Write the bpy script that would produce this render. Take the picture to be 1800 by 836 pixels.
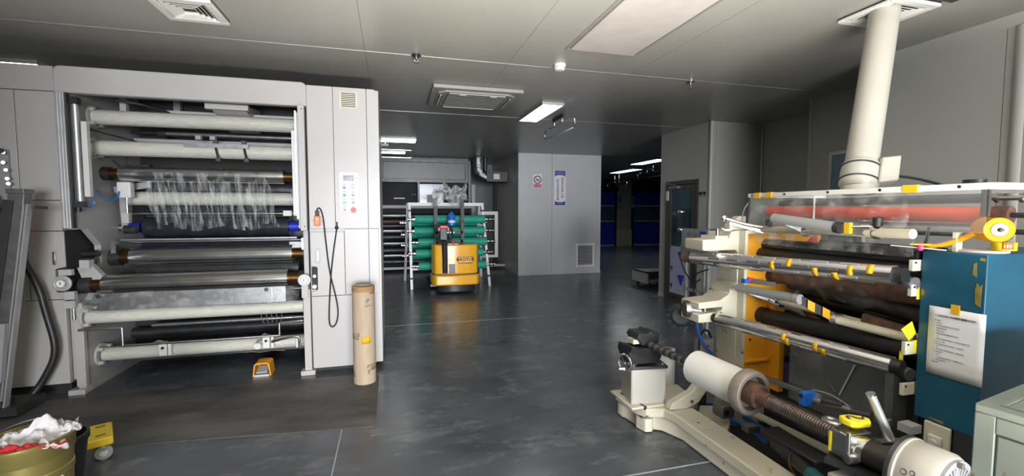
import bpy, bmesh, math, random
from mathutils import Vector, Matrix
random.seed(7)
SC = bpy.context.scene
COL = SC.collection
for _o in list(bpy.data.objects): bpy.data.objects.remove(_o)

# ------------------------------------------------------------------ camera
cam_d = bpy.data.cameras.new('camera'); cam = bpy.data.objects.new('camera', cam_d); COL.objects.link(cam)
cam_d.sensor_fit = 'HORIZONTAL'; cam_d.sensor_width = 36.0; cam_d.lens = 36.0 * 780.0 / 1800.0
cam_d.clip_start = 0.05; cam_d.clip_end = 100
_yaw = math.atan(212 / 780); _pit = math.atan(48 / 780)
_F = Vector((math.sin(_yaw) * math.cos(_pit), math.cos(_yaw) * math.cos(_pit), -math.sin(_pit)))
_R = Vector((math.cos(_yaw), -math.sin(_yaw), 0)); _U = _R.cross(_F)
cam.matrix_world = Matrix(((_R.x, _U.x, -_F.x, 0), (_R.y, _U.y, -_F.y, 0), (_R.z, _U.z, -_F.z, 1.6), (0, 0, 0, 1)))
SC.camera = cam

# ------------------------------------------------------------------ sky and daylight
world = bpy.data.worlds.new('sky'); SC.world = world; world.use_nodes = True
_bg = world.node_tree.nodes['Background']; _bg.inputs[0].default_value = (0.75, 0.84, 1.0, 1); _bg.inputs[1].default_value = 0.12

def area(name, loc, target, sx, sy, power, col):
    l = bpy.data.lights.new(name, 'AREA'); l.shape = 'RECTANGLE'; l.size = sx; l.size_y = sy
    l.energy = power; l.color = col
    o = bpy.data.objects.new(name, l); COL.objects.link(o); o.location = loc
    d = Vector(target) - Vector(loc)
    o.rotation_euler = d.to_track_quat('-Z', 'Y').to_euler()
    return o
# daylight through the open loading door behind the photographer, plus an added floor lamp
_dl = area('daylight_door', (0.9, -8.95, 1.40), (0.9, 4.0, -0.6), 4.8, 2.4, 430, (0.94, 0.96, 1.0)); _dl.data.spread = math.radians(72)
_gl = area('floor_fill', (0.7, -0.2, 0.04), (0.7, 0.25, 2.6), 1.6, 0.9, 680, (1.0, 0.94, 0.84)); _gl.data.spread = math.radians(115)  # unseen lamp at floor level, added to brighten the near ceiling

SC.view_settings.view_transform = 'Standard'; SC.view_settings.look = 'None'
SC.view_settings.gamma = 1.0; SC.view_settings.use_curve_mapping = False
SC.view_settings.exposure = 0.0

# ------------------------------------------------------------------ materials
def mat(name, col, rough=0.5, metal=0.0, var=0.06, scale=6.0, bump=0.0, bscale=40.0, stretch=None, alpha=None,
        emit=None, wear=None, trans=0.0, coat=0.0, rvar=0.0, spec=None):
    m = bpy.data.materials.new(name); m.use_nodes = True
    nt = m.node_tree; N = nt.nodes; L = nt.links; b = N['Principled BSDF']
    tc = N.new('ShaderNodeTexCoord'); mp = N.new('ShaderNodeMapping'); L.new(tc.outputs['Object'], mp.inputs[0])
    if stretch: mp.inputs['Scale'].default_value = stretch
    nz = N.new('ShaderNodeTexNoise'); nz.inputs['Scale'].default_value = scale; nz.inputs['Detail'].default_value = 5
    L.new(mp.outputs[0], nz.inputs['Vector'])
    cr = N.new('ShaderNodeValToRGB'); L.new(nz.outputs['Fac'], cr.inputs[0])
    c = col
    cr.color_ramp.elements[0].position = 0.3; cr.color_ramp.elements[1].position = 0.7
    cr.color_ramp.elements[0].color = (c[0]*(1-var), c[1]*(1-var), c[2]*(1-var), 1)
    cr.color_ramp.elements[1].color = (min(1,c[0]*(1+var)), min(1,c[1]*(1+var)), min(1,c[2]*(1+var)), 1)
    out = cr.outputs[0]
    if wear:                                   # chipped or stained patches with a shape of their own
        wc, wscale, wpos = wear[:3]; wsoft = wear[3] if len(wear) > 3 else 0.04
        wn = N.new('ShaderNodeTexNoise'); wn.inputs['Scale'].default_value = wscale; wn.inputs['Detail'].default_value = 8
        wn.inputs['Roughness'].default_value = 0.7; L.new(mp.outputs[0], wn.inputs['Vector'])
        wr = N.new('ShaderNodeValToRGB'); wr.color_ramp.elements[0].position = wpos; wr.color_ramp.elements[1].position = min(1, wpos + wsoft)
        L.new(wn.outputs['Fac'], wr.inputs[0])
        mx = N.new('ShaderNodeMix'); mx.data_type = 'RGBA'; L.new(wr.outputs[0], mx.inputs[0]); L.new(out, mx.inputs[6])
        mx.inputs[7].default_value = (*wc, 1); out = mx.outputs[2]
    L.new(out, b.inputs['Base Color'])
    b.inputs['Roughness'].default_value = rough; b.inputs['Metallic'].default_value = metal
    if spec is not None: b.inputs['Specular IOR Level'].default_value = spec
    if rvar:
        rr = N.new('ShaderNodeMapRange'); rr.inputs[3].default_value = max(0.02, rough - rvar); rr.inputs[4].default_value = min(1, rough + rvar)
        L.new(nz.outputs['Fac'], rr.inputs[0]); L.new(rr.outputs[0], b.inputs['Roughness'])
    if bump:
        n2 = N.new('ShaderNodeTexNoise'); n2.inputs['Scale'].default_value = bscale; n2.inputs['Detail'].default_value = 4
        L.new(mp.outputs[0], n2.inputs['Vector'])
        bp = N.new('ShaderNodeBump'); bp.inputs['Strength'].default_value = bump; bp.inputs['Distance'].default_value = 0.02
        L.new(n2.outputs['Fac'], bp.inputs['Height']); L.new(bp.outputs[0], b.inputs['Normal'])
    if alpha is not None: b.inputs['Alpha'].default_value = alpha
    if trans: b.inputs['Transmission Weight'].default_value = trans
    if coat: b.inputs['Coat Weight'].default_value = coat; b.inputs['Coat Roughness'].default_value = 0.1
    if emit:
        b.inputs['Emission Color'].default_value = (*emit[0], 1); b.inputs['Emission Strength'].default_value = emit[1]
    return m

def film_mat(name, tint, lo, hi, scale=6.0, stretch=(1, 1, 1), rough=0.12, white=0.0):
    """thin clear plastic: mostly see-through, with glossy creases whose density follows a noise"""
    m = bpy.data.materials.new(name); m.use_nodes = True
    nt = m.node_tree; N = nt.nodes; L = nt.links
    b = N['Principled BSDF']; out = N['Material Output']
    b.inputs['Base Color'].default_value = (*tint, 1); b.inputs['Roughness'].default_value = rough
    b.inputs['Specular IOR Level'].default_value = 1.0
    tc = N.new('ShaderNodeTexCoord'); mp = N.new('ShaderNodeMapping'); mp.inputs['Scale'].default_value = stretch
    L.new(tc.outputs['Object'], mp.inputs[0])
    nz = N.new('ShaderNodeTexNoise'); nz.inputs['Scale'].default_value = scale; nz.inputs['Detail'].default_value = 7
    nz.inputs['Roughness'].default_value = 0.65; L.new(mp.outputs[0], nz.inputs['Vector'])
    rr = N.new('ShaderNodeMapRange'); rr.inputs[1].default_value = 0.45; rr.inputs[2].default_value = 0.72
    rr.inputs[3].default_value = lo; rr.inputs[4].default_value = hi; L.new(nz.outputs['Fac'], rr.inputs[0])
    bp = N.new('ShaderNodeBump'); bp.inputs['Strength'].default_value = 0.6; bp.inputs['Distance'].default_value = 0.03
    L.new(nz.outputs['Fac'], bp.inputs['Height']); L.new(bp.outputs[0], b.inputs['Normal'])
    tr = N.new('ShaderNodeBsdfTransparent'); tr.inputs[0].default_value = (0.94, 0.95, 0.95, 1)
    mx = N.new('ShaderNodeMixShader'); L.new(rr.outputs[0], mx.inputs[0]); L.new(tr.outputs[0], mx.inputs[1]); L.new(b.outputs[0], mx.inputs[2])
    L.new(mx.outputs[0], out.inputs['Surface'])
    return m

M = {}
def mm(key, *a, **k): M[key] = mat(key, *a, **k)
mm('ceiling_back', (0.7, 0.7, 0.68), 0.5)
mm('cassette_grey', (0.30, 0.285, 0.27), 0.5)
mm('ceiling_panel', (0.30, 0.295, 0.275), 0.33, 0.0, 0.03, 2.0, spec=0.6)
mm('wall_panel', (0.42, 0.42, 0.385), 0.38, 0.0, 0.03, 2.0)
mm('wall_panel_lit', (0.60, 0.61, 0.625), 0.38, 0.0, 0.03, 2.0)  # paler copy of the wall panels, stronger light put into the colour
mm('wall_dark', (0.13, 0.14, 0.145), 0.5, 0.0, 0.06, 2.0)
mm('alu_strip', (0.50, 0.50, 0.48), 0.35, 0.6, 0.05)
mm('floor_epoxy', (0.080, 0.088, 0.104), 0.25, 0.0, 0.24, 2.6, bump=0.02, bscale=12, rvar=0.07, stretch=(0.8,1.6,1), wear=((0.18,0.185,0.20),4.0,0.52,0.2))
mm('floor_worn', (0.088, 0.087, 0.085), 0.55, 0.0, 0.45, 2.2, bump=0.05, bscale=25, stretch=(0.7, 1.8, 1), wear=((0.034,0.033,0.033),2.6,0.48,0.22))
mm('floor_light', (0.13, 0.14, 0.142), 0.3, 0.0, 0.2, 5)
mm('joint_line', (0.33, 0.37, 0.40), 0.4, 0.0, 0.2, 8)
mm('press_white', (0.41, 0.395, 0.385), 0.36, 0.0, 0.02, 3)
mm('press_grey', (0.36, 0.36, 0.355), 0.4, 0.0, 0.04, 3)
mm('plastic_white', (0.60, 0.60, 0.585), 0.4, 0.0, 0.03)
mm('wrapped_white', (0.49, 0.485, 0.43), 0.28, 0.0, 0.07, 14, bump=0.35, bscale=22, stretch=(1, 3, 3), coat=0.4)
mm('chrome', (0.80, 0.80, 0.81), 0.2, 1.0, 0.04, 8, rvar=0.04)
mm('brushed_steel', (0.42, 0.42, 0.42), 0.32, 1.0, 0.14, 18, bump=0.05, bscale=60)
mm('dull_steel', (0.26, 0.26, 0.26), 0.45, 0.9, 0.2, 14)
mm('aluminium', (0.55, 0.56, 0.57), 0.42, 0.7, 0.06, 10)
mm('dark_steel', (0.055, 0.057, 0.06), 0.4, 0.6, 0.25, 12)
mm('rusty_steel', (0.16, 0.09, 0.065), 0.6, 0.5, 0.35, 20, bump=0.2)
mm('black', (0.012, 0.012, 0.013), 0.5, 0.0, 0.2)
mm('black_rubber', (0.017, 0.017, 0.019), 0.45, 0.0, 0.2, 10)
mm('black_roller', (0.016, 0.017, 0.024), 0.24, 0.0, 0.3, 10)
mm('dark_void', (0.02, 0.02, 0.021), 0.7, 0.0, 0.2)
mm('dark_panel', (0.045, 0.046, 0.046), 0.45, 0.2, 0.2, 4)
mm('brass', (0.11, 0.055, 0.018), 0.35, 0.9, 0.15, 12)
mm('blue_collar', (0.01, 0.03, 0.45), 0.4)
mm('blue_hose', (0.01, 0.12, 0.45), 0.35)
mm('cream', (0.56, 0.53, 0.42), 0.42, 0.0, 0.05, 5, wear=((0.10, 0.07, 0.05), 9.0, 0.625))
mm('cream_clean', (0.40, 0.385, 0.34), 0.42, 0.0, 0.04, 5)
mm('frame_yellow', (0.80, 0.36, 0.02), 0.45, 0.0, 0.08, 4)
mm('truck_yellow', (0.80, 0.40, 0.015), 0.25, 0.0, 0.04, 4, coat=0.5)
mm('dolly_yellow', (0.75, 0.56, 0.02), 0.4, 0.0, 0.06)
mm('tape_yellow', (0.66, 0.37, 0.015), 0.5, 0.0, 0.06, spec=0.25)
mm('bright_yellow', (0.85, 0.70, 0.02), 0.4, 0.0, 0.05)
mm('teal', (0.008, 0.078, 0.135), 0.42, 0.0, 0.14, 5, wear=((0.05, 0.09, 0.08), 7.5, 0.70))
mm('teal_motor', (0.01, 0.10, 0.12), 0.4, 0.0, 0.15)
mm('blue_motor', (0.030, 0.040, 0.115), 0.45, 0.0, 0.15)
mm('sensor_blue', (0.01, 0.14, 0.62), 0.4)
mm('orange_roller', (0.58, 0.045, 0.008), 0.35, 0.0, 0.12, 10)
mm('orange_plastic', (0.85, 0.17, 0.02), 0.35)
mm('red', (0.62, 0.02, 0.02), 0.4)
mm('hot_pink', (0.80, 0.03, 0.18), 0.5)
mm('green_foam', (0.010, 0.27, 0.185), 0.6, 0.0, 0.1, 14, bump=0.1)
mm('cardboard', (0.40, 0.315, 0.225), 0.75, 0.0, 0.09, 7, stretch=(3, 3, 0.6), wear=((0.36, 0.24, 0.13), 5.0, 0.66))
mm('card_brown', (0.30, 0.17, 0.08), 0.8, 0.0, 0.15)
mm('gold_paint', (0.36, 0.30, 0.10), 0.34, 0.75, 0.10, 8)
mm('gold_dark', (0.13, 0.08, 0.03), 0.5, 0.3, 0.2)
mm('rag_white', (0.50, 0.485, 0.50), 0.85, 0.0, 0.06, 12, bump=0.4, bscale=50, wear=((0.62, 0.02, 0.04), 9.0, 0.60))
mm('rag_red', (0.40, 0.012, 0.018), 0.85, 0.0, 0.15)
mm('paper', (0.70, 0.70, 0.73), 0.7, 0.0, 0.015)
mm('sign_white', (0.86, 0.86, 0.88), 0.5)
mm('ink', (0.03, 0.03, 0.035), 0.7)
mm('ink_grey', (0.20, 0.20, 0.22), 0.7)
mm('banner_blue', (0.015, 0.06, 0.36), 0.5)
mm('ink_red', (0.70, 0.03, 0.03), 0.6)
mm('film_roll', (0.72, 0.71, 0.67), 0.4, 0.0, 0.03, 5)
mm('film_core', (0.74, 0.76, 0.80), 0.35, 0.0, 0.03, 5)
mm('grey_green', (0.19, 0.215, 0.185), 0.45, 0.0, 0.08, 5, wear=((0.13, 0.11, 0.07), 7.0, 0.63))
mm('machine_grey', (0.13, 0.13, 0.125), 0.4)
mm('led', (0.9, 0.9, 0.9), 0.5, emit=((0.93, 0.98, 1.0), 10.0))
mm('led_off', (0.42, 0.395, 0.38), 0.5)
mm('ring_brown', (0.20, 0.17, 0.145), 0.35, 0.2, 0.25, 10)
mm('door_glass', (0.03, 0.06, 0.075), 0.08, 0.0, 0.1, spec=0.8)
mm('door_film', (0.40, 0.43, 0.56), 0.3, 0.0, 0.05)
mm('film_mark', (0.02, 0.06, 0.42), 0.4)
mm('bronze_frame', (0.10, 0.095, 0.085), 0.35, 0.5, 0.1)
mm('shutter_blue', (0.02, 0.05, 0.52), 0.5, 0.0, 0.1)
mm('shutter_window', (0.09, 0.13, 0.20), 0.15)
mm('window_pane', (0.20, 0.30, 0.40), 0.15, 0.0, 0.05, spec=0.7)
mm('foil', (0.24, 0.25, 0.27), 0.28, 1.0, 0.3, 14, bump=1.0, bscale=26)
mm('screen', (0.16, 0.18, 0.20), 0.15)
mm('blue_button', (0.02, 0.16, 0.55), 0.35)
mm('green_button', (0.01, 0.36, 0.22), 0.35)
mm('grey_button', (0.30, 0.30, 0.30), 0.35)
mm('panel_grey', (0.30, 0.31, 0.32), 0.45)
mm('dark_cap', (0.03, 0.024, 0.02), 0.45, 0.3)
mm('motor_dark', (0.03, 0.031, 0.034), 0.45, 0.3)
mm('acrylic', (0.8, 0.85, 0.85), 0.05, alpha=0.05, spec=0.6)
mm('grey_acrylic', (0.25, 0.27, 0.29), 0.12, alpha=0.30, spec=0.8)
mm('worn_thread', (0.40, 0.34, 0.32), 0.35, 0.9, 0.2, 30)
mm('tape_amber', (0.55, 0.25, 0.008), 0.6, 0.0, 0.05, spec=0.15)
mm('tape_residue', (0.22, 0.17, 0.03), 0.6, 0.0, 0.3, 30)
mm('beige', (0.58, 0.55, 0.42), 0.5, 0.0, 0.08)
M['film_sheet'] = film_mat('film_sheet', (0.85, 0.87, 0.88), 0.03, 0.5, 6, (5, 1, 0.5))
M['film_wrap'] = film_mat('film_wrap', (0.80, 0.82, 0.80), 0.02, 0.24, 9, (1, 1, 1))
M['plastic_bag'] = film_mat('plastic_bag', (0.82, 0.83, 0.83), 0.12, 0.85, 11, (1, 1, 1))

# ------------------------------------------------------------------ mesh helpers
class MB:
    def __init__(s): s.v = []; s.f = []
    def add(s, vs, fs):
        o = len(s.v); s.v += [Vector(v) for v in vs]; s.f += [tuple(i + o for i in f) for f in fs]; return s
    def box(s, x0, x1, y0, y1, z0, z1):
        if x0 > x1: x0, x1 = x1, x0
        if y0 > y1: y0, y1 = y1, y0
        if z0 > z1: z0, z1 = z1, z0
        return s.add([(x0,y0,z0),(x1,y0,z0),(x1,y1,z0),(x0,y1,z0),(x0,y0,z1),(x1,y0,z1),(x1,y1,z1),(x0,y1,z1)],
                     [(0,3,2,1),(4,5,6,7),(0,1,5,4),(1,2,6,5),(2,3,7,6),(3,0,4,7)])
    def obox(s, c, u, w, n, hu, hw, hn):
        c = Vector(c); u = Vector(u).normalized()*hu; w = Vector(w).normalized()*hw; n = Vector(n).normalized()*hn
        P = [c-u-w-n, c+u-w-n, c+u+w-n, c-u+w-n, c-u-w+n, c+u-w+n, c+u+w+n, c-u+w+n]
        return s.add(P, [(0,3,2,1),(4,5,6,7),(0,1,5,4),(1,2,6,5),(2,3,7,6),(3,0,4,7)])
    def bar(s, p, q, w, h, up=(0,0,1)):
        p = Vector(p); q = Vector(q); d = (q-p); n = d.normalized(); up = Vector(up)
        if abs(n.dot(up)) > 0.98: up = Vector((0,1,0))
        r = n.cross(up).normalized(); u = r.cross(n)
        return s.obox((p+q)/2, n, r, u, d.length/2, w/2, h/2)
    def lathe(s, p, q, prof, n=24):
        """prof: list of (distance along p->q in metres, radius)"""
        p = Vector(p); d = (Vector(q)-p).normalized(); a = Vector((0,0,1)) if abs(d.z) < 0.9 else Vector((1,0,0))
        r = d.cross(a).normalized(); u = r.cross(d); o = len(s.v); k = len(prof)
        for t, rad in prof:
            for i in range(n):
                an = 2*math.pi*i/n; s.v.append(p + d*t + (r*math.cos(an)+u*math.sin(an))*rad)
        for j in range(k-1):
            for i in range(n):
                i2 = (i+1) % n; s.f.append((o+j*n+i, o+j*n+i2, o+(j+1)*n+i2, o+(j+1)*n+i))
        if prof[0][1] > 1e-6: s.f.append(tuple(o+i for i in range(n))[::-1])
        if prof[-1][1] > 1e-6: s.f.append(tuple(o+(k-1)*n+i for i in range(n)))
        return s
    def cyl(s, p, q, r, n=20, r2=None):
        L = (Vector(q)-Vector(p)).length
        return s.lathe(p, q, [(0, r), (L, r if r2 is None else r2)], n)
    def ring(s, p, q, ro, ri, n=28):
        """hollow tube with end faces"""
        L = (Vector(q)-Vector(p)).length
        p = Vector(p); d = (Vector(q)-p).normalized(); a = Vector((0,0,1)) if abs(d.z) < 0.9 else Vector((1,0,0))
        r = d.cross(a).normalized(); u = r.cross(d); o = len(s.v)
        for t, rad in ((0,ro),(L,ro),(L,ri),(0,ri)):
            for i in range(n):
                an = 2*math.pi*i/n; s.v.append(p + d*t + (r*math.cos(an)+u*math.sin(an))*rad)
        for j in range(4):
            for i in range(n):
                i2 = (i+1) % n; j2 = (j+1) % 4
                s.f.append((o+j*n+i, o+j*n+i2, o+j2*n+i2, o+j2*n+i))
        return s
    def torus(s, c, axis, R, r, n=28, m=10):
        c = Vector(c); d = Vector(axis).normalized(); a = Vector((0,0,1)) if abs(d.z) < 0.9 else Vector((1,0,0))
        x = d.cross(a).normalized(); y = x.cross(d); o = len(s.v)
        for i in range(n):
            an = 2*math.pi*i/n; e = x*math.cos(an)+y*math.sin(an)
            for j in range(m):
                b = 2*math.pi*j/m; s.v.append(c + e*(R + r*math.cos(b)) + d*(r*math.sin(b)))
        for i in range(n):
            for j in range(m):
                i2 = (i+1) % n; j2 = (j+1) % m
                s.f.append((o+i*m+j, o+i*m+j2, o+i2*m+j2, o+i2*m+j))
        return s
    def tube(s, pts, r, n=8, smooth=0, cap=True):
        P = [Vector(p) for p in pts]
        for _ in range(smooth):
            Q = [P[0]]
            for a, b in zip(P[:-1], P[1:]): Q += [a*0.75+b*0.25, a*0.25+b*0.75]
            Q.append(P[-1]); P = Q
        d = (P[1]-P[0]).normalized(); a = Vector((0,0,1)) if abs(d.z) < 0.9 else Vector((1,0,0))
        x = d.cross(a).normalized(); o = len(s.v); k = len(P)
        for i, p in enumerate(P):
            t = ((P[min(i+1,k-1)]-P[max(i-1,0)])).normalized()
            x = (x - t*x.dot(t)).normalized(); y = t.cross(x)
            for j in range(n):
                an = 2*math.pi*j/n; s.v.append(p + (x*math.cos(an)+y*math.sin(an))*r)
        for i in range(k-1):
            for j in range(n):
                j2 = (j+1) % n; s.f.append((o+i*n+j, o+i*n+j2, o+(i+1)*n+j2, o+(i+1)*n+j))
        if cap: s.f.append(tuple(o+j for j in range(n))[::-1]); s.f.append(tuple(o+(k-1)*n+j for j in range(n)))
        return s
    def prism(s, poly, axis, a, b):
        """polygon given in the other two axes (cyclic order x,y,z without axis), extruded from a to b"""
        n = len(poly)
        def pt(p, t):
            if axis == 'x': return (t, p[0], p[1])
            if axis == 'y': return (p[0], t, p[1])
            return (p[0], p[1], t)
        vs = [pt(p, a) for p in poly] + [pt(p, b) for p in poly]
        fs = [tuple(range(n)), tuple(range(2*n-1, n-1, -1))] + [(i, (i+1) % n + 0, (i+1) % n + n, i+n)[::-1] for i in range(n)]
        return s.add(vs, fs)
    def sphere(s, c, r, n=16, m=10, sc=(1,1,1)):
        c = Vector(c); o = len(s.v)
        for j in range(1, m):
            th = math.pi*j/m
            for i in range(n):
                ph = 2*math.pi*i/n
                s.v.append(c + Vector((r*sc[0]*math.sin(th)*math.cos(ph), r*sc[1]*math.sin(th)*math.sin(ph), r*sc[2]*math.cos(th))))
        s.v += [c+Vector((0,0,r*sc[2])), c-Vector((0,0,r*sc[2]))]; t = len(s.v)-2
        for j in range(m-2):
            for i in range(n):
                i2 = (i+1) % n; s.f.append((o+j*n+i, o+(j+1)*n+i, o+(j+1)*n+i2, o+j*n+i2))
        for i in range(n):
            i2 = (i+1) % n; s.f.append((t, o+i, o+i2)); s.f.append((t+1, o+(m-2)*n+i2, o+(m-2)*n+i))
        return s
    def grid(s, nu, nv, fn):
        o = len(s.v)
        for j in range(nv+1):
            for i in range(nu+1): s.v.append(Vector(fn(i/nu, j/nv)))
        for j in range(nv):
            for i in range(nu):
                a = o+j*(nu+1)+i; s.f.append((a, a+1, a+nu+2, a+nu+1))
        return s
    def rot(s, ang, c, axis='Z'):
        Rm = Matrix.Rotation(ang, 3, axis); c = Vector(c); s.v = [c + Rm @ (v-c) for v in s.v]; return s
    def build(s, name, m, parent=None, bevel=0.0, label=None, kind=None, thick=0.0, smooth=True):
        me = bpy.data.meshes.new(name)
        if parent is None:
            lo = Vector([min(v[i] for v in s.v) for i in range(3)]); hi = Vector([max(v[i] for v in s.v) for i in range(3)])
            off = Vector(((lo.x+hi.x)/2, (lo.y+hi.y)/2, lo.z))
        else:
            off = world_loc(parent)
        me.from_pydata([tuple(v-off) for v in s.v], [], s.f)
        bm = bmesh.new(); bm.from_mesh(me); bmesh.ops.recalc_face_normals(bm, faces=bm.faces); bm.to_mesh(me); bm.free()
        if smooth:
            me.polygons.foreach_set('use_smooth', [True]*len(me.polygons)); me.set_sharp_from_angle(angle=math.radians(38))
        me.materials.append(M[m] if isinstance(m, str) else m)
        o = bpy.data.objects.new(name, me); COL.objects.link(o)
        if parent is None: o.location = off
        else: o.parent = parent
        if thick:
            md = o.modifiers.new('thickness', 'SOLIDIFY'); md.thickness = thick; md.offset = 0
        if bevel:
            md = o.modifiers.new('bevel', 'BEVEL'); md.width = bevel; md.segments = 2; md.limit_method = 'ANGLE'; md.angle_limit = math.radians(40)
            md.harden_normals = False
        if label: o['label'] = label
        if kind: o['kind'] = kind
        return o

def world_loc(o):
    v = Vector((0,0,0))
    while o is not None: v = v + o.location; o = o.parent
    return v
def root(name, label, cat, loc, group=None):
    o = bpy.data.objects.new(name, None); COL.objects.link(o); o.location = loc; o.empty_display_size = 0.1
    o['label'] = label; o['category'] = cat
    if group: o['group'] = group
    return o
def tag(o, label, cat, group=None):
    o['label'] = label; o['category'] = cat
    if group: o['group'] = group
    return o
def struct(o): o['kind'] = 'structure'; return o
def dup(o, parent=None, shift=None):
    c = o.copy(); COL.objects.link(c); c.parent = parent
    if shift is not None: c.location = o.location + Vector(shift)
    for ch in o.children: dup(ch, c)
    return c
def B(name, m, box, parent=None, bevel=0.0, **k): return MB().box(*box).build(name, m, parent, bevel, **k)
def C(name, m, p, q, r, parent=None, n=20, **k): return MB().cyl(p, q, r, n).build(name, m, parent, **k)

def text(name, body, size, m, loc, right, up, parent, align='CENTER', depth=0.0006, bold=0.0, label=None):
    c = bpy.data.curves.new('text', 'FONT'); c.body = body; c.size = size; c.align_x = align; c.align_y = 'CENTER'; c.extrude = depth; c.offset = bold
    c.resolution_u = 2
    t = bpy.data.objects.new('text', c); COL.objects.link(t)
    me = bpy.data.meshes.new_from_object(t.evaluated_get(bpy.context.evaluated_depsgraph_get()))
    bpy.data.objects.remove(t)
    r = Vector(right).normalized(); u = Vector(up).normalized(); n = r.cross(u)
    Rm = Matrix((r, u, n)).transposed()
    off = world_loc(parent)
    for v in me.vertices: v.co = Vector(loc) + Rm @ v.co - off
    me.materials.clear(); me.materials.append(M[m])
    o = bpy.data.objects.new(name, me); COL.objects.link(o); o.parent = parent
    if label: o['label'] = label
    return o
# ================================================================== THE ROOM
fl = struct(B('floor', 'floor_epoxy', (-5, 16, -9.2, 19, -0.12, 0)))
MB().prism([(-4.4,3.64),(-1.9,3.54),(-0.14,3.36),(-0.14,4.42),(-0.6,4.5),(-4.4,4.6)], 'z', 0.0, 0.003).build('worn_patch', 'floor_worn', fl, label='brownish worn strip of floor in front of the press')
B('repair_patch', 'floor_light', (-0.17, 0.12, 3.22, 3.32, 0.0, 0.002), fl, label='pale rectangular repair patch')
for (x0, x1, y0, y1) in ((-0.378,-0.370,1.2,3.37), (-5,-0.372,2.44,2.448), (0.9,4.3,2.312,2.322), (-0.137,3.0,6.30,6.306)):
    B('joint_line', 'joint_line', (x0, x1, y0, y1, 0.0, 0.0015), fl)

ce = struct(B('ceiling', 'ceiling_back', (-5, 16, -9.05, 19, 3.024, 3.12)))
_xs = [-4.98,-4.1,-2.8,-1.5,-0.2,1.1,2.4,3.7,5.0,6.4,9.0,12.5,15.98]
_ys = [-9.0,-7.55,-5.2,-2.85,-0.5,1.85,4.2,6.55,8.9,11.25,13.6,16.2,18.98]
for i in range(len(_xs)-1):
    for j in range(len(_ys)-1):
        B('ceiling_panel', 'ceiling_panel', (_xs[i]+.0012, _xs[i+1]-.0012, _ys[j]+.0012, _ys[j+1]-.0012, 3.0, 3.0235), ce)
for (x0,x1,y0,y1) in ((-4.98,5.0,4.194,4.206),(-0.9,4.9,6.547,6.553),(2.394,2.406,-8.9,4.18),(2.396,2.404,4.22,8.9)):
    B('joint_strip', 'alu_strip', (x0,x1,y0,y1,2.9975,3.002), ce)

# right hand wall with its step-backs, from the near corner to the air shower
wr = struct(B('wall_right', 'wall_dark', (4.40, 4.55, -9.0, 3.22, 0, 3.0)))
for (y0,y1) in ((2.275,3.22),(1.15,2.27),(0.0,1.145),(-1.2,-0.005),(-9.0,-1.205)):
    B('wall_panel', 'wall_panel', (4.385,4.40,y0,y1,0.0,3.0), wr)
MB().cyl((4.43,2.19,0),(4.43,2.19,2.93),0.06,24).build('corner_cove', 'wall_panel', wr)
MB().prism([(4.386,2.93),(4.386,3.0),(4.31,3.0),(4.325,2.985),(4.35,2.965)], 'y', -8.9, 3.22).build('ceiling_cove', 'wall_panel', wr)
MB().box(4.40,5.12,3.22,3.30,0,3.0).build('return_panel', 'wall_panel', wr)
MB().cyl((4.41,3.24,0),(4.41,3.24,3.0),0.035,16).build('corner_cove', 'wall_panel', wr)
wb = struct(B('wall_recess', 'wall_panel', (5.12, 5.24, 3.30, 4.5, 0, 3.0)))
MB().cyl((5.13,4.48,0),(5.13,4.48,3.0),0.03,16).build('corner_cove', 'wall_panel', wb)
MB().box(5.24,5.9,4.42,4.5,0,3.0).build('return_panel', 'wall_panel', wb)
wi = struct(B('window_1', 'alu_strip', (5.09,5.13,3.78,3.82,1.1,2.30)))
for bx in ((5.09,5.13,4.16,4.20,1.1,2.30),(5.09,5.13,3.82,4.16,2.26,2.30),(5.09,5.13,3.82,4.16,1.1,1.14)): B('window_frame', 'alu_strip', bx, wi)
B('pane', 'window_pane', (5.105,5.115,3.82,4.16,1.14,2.26), wi)
wc = struct(B('wall_side', 'wall_panel', (5.85, 5.95, 4.5, 5.98, 0, 3.0)))
wd = struct(B('wall_front', 'wall_panel', (4.955, 5.95, 5.98, 6.06, 0, 3.0)))
for x in (5.83,):
    MB().cyl((x,5.965,0),(x,5.965,3.0),0.018,12).build('corner_cove', 'alu_strip', wd)
we = struct(MB().box(4.87,4.95,5.98,6.24,0,3.0).build('wall_door_side', 'wall_panel'))
B('wall_panel', 'wall_panel', (4.87,4.95,7.12,7.32,0,3.0), we); B('wall_panel', 'wall_panel', (4.87,4.95,6.24,7.12,2.12,3.0), we)
MB().cyl((4.885,5.995,0),(4.885,5.995,3.0),0.03,16).build('corner_cove', 'wall_panel', we)
B('skirting', 'wall_panel', (4.855,4.87,5.98,7.32,0,0.06), we)
B('panel_strip', 'wall_panel', (4.866,4.87,5.98,7.32,2.25,2.256), we)
B('wall_panel', 'wall_dark', (4.95,5.9,7.26,7.32,0,3.0), we)
B('back_lining', 'wall_dark', (5.5,5.55,6.06,7.26,0,3.0), we)

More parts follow.
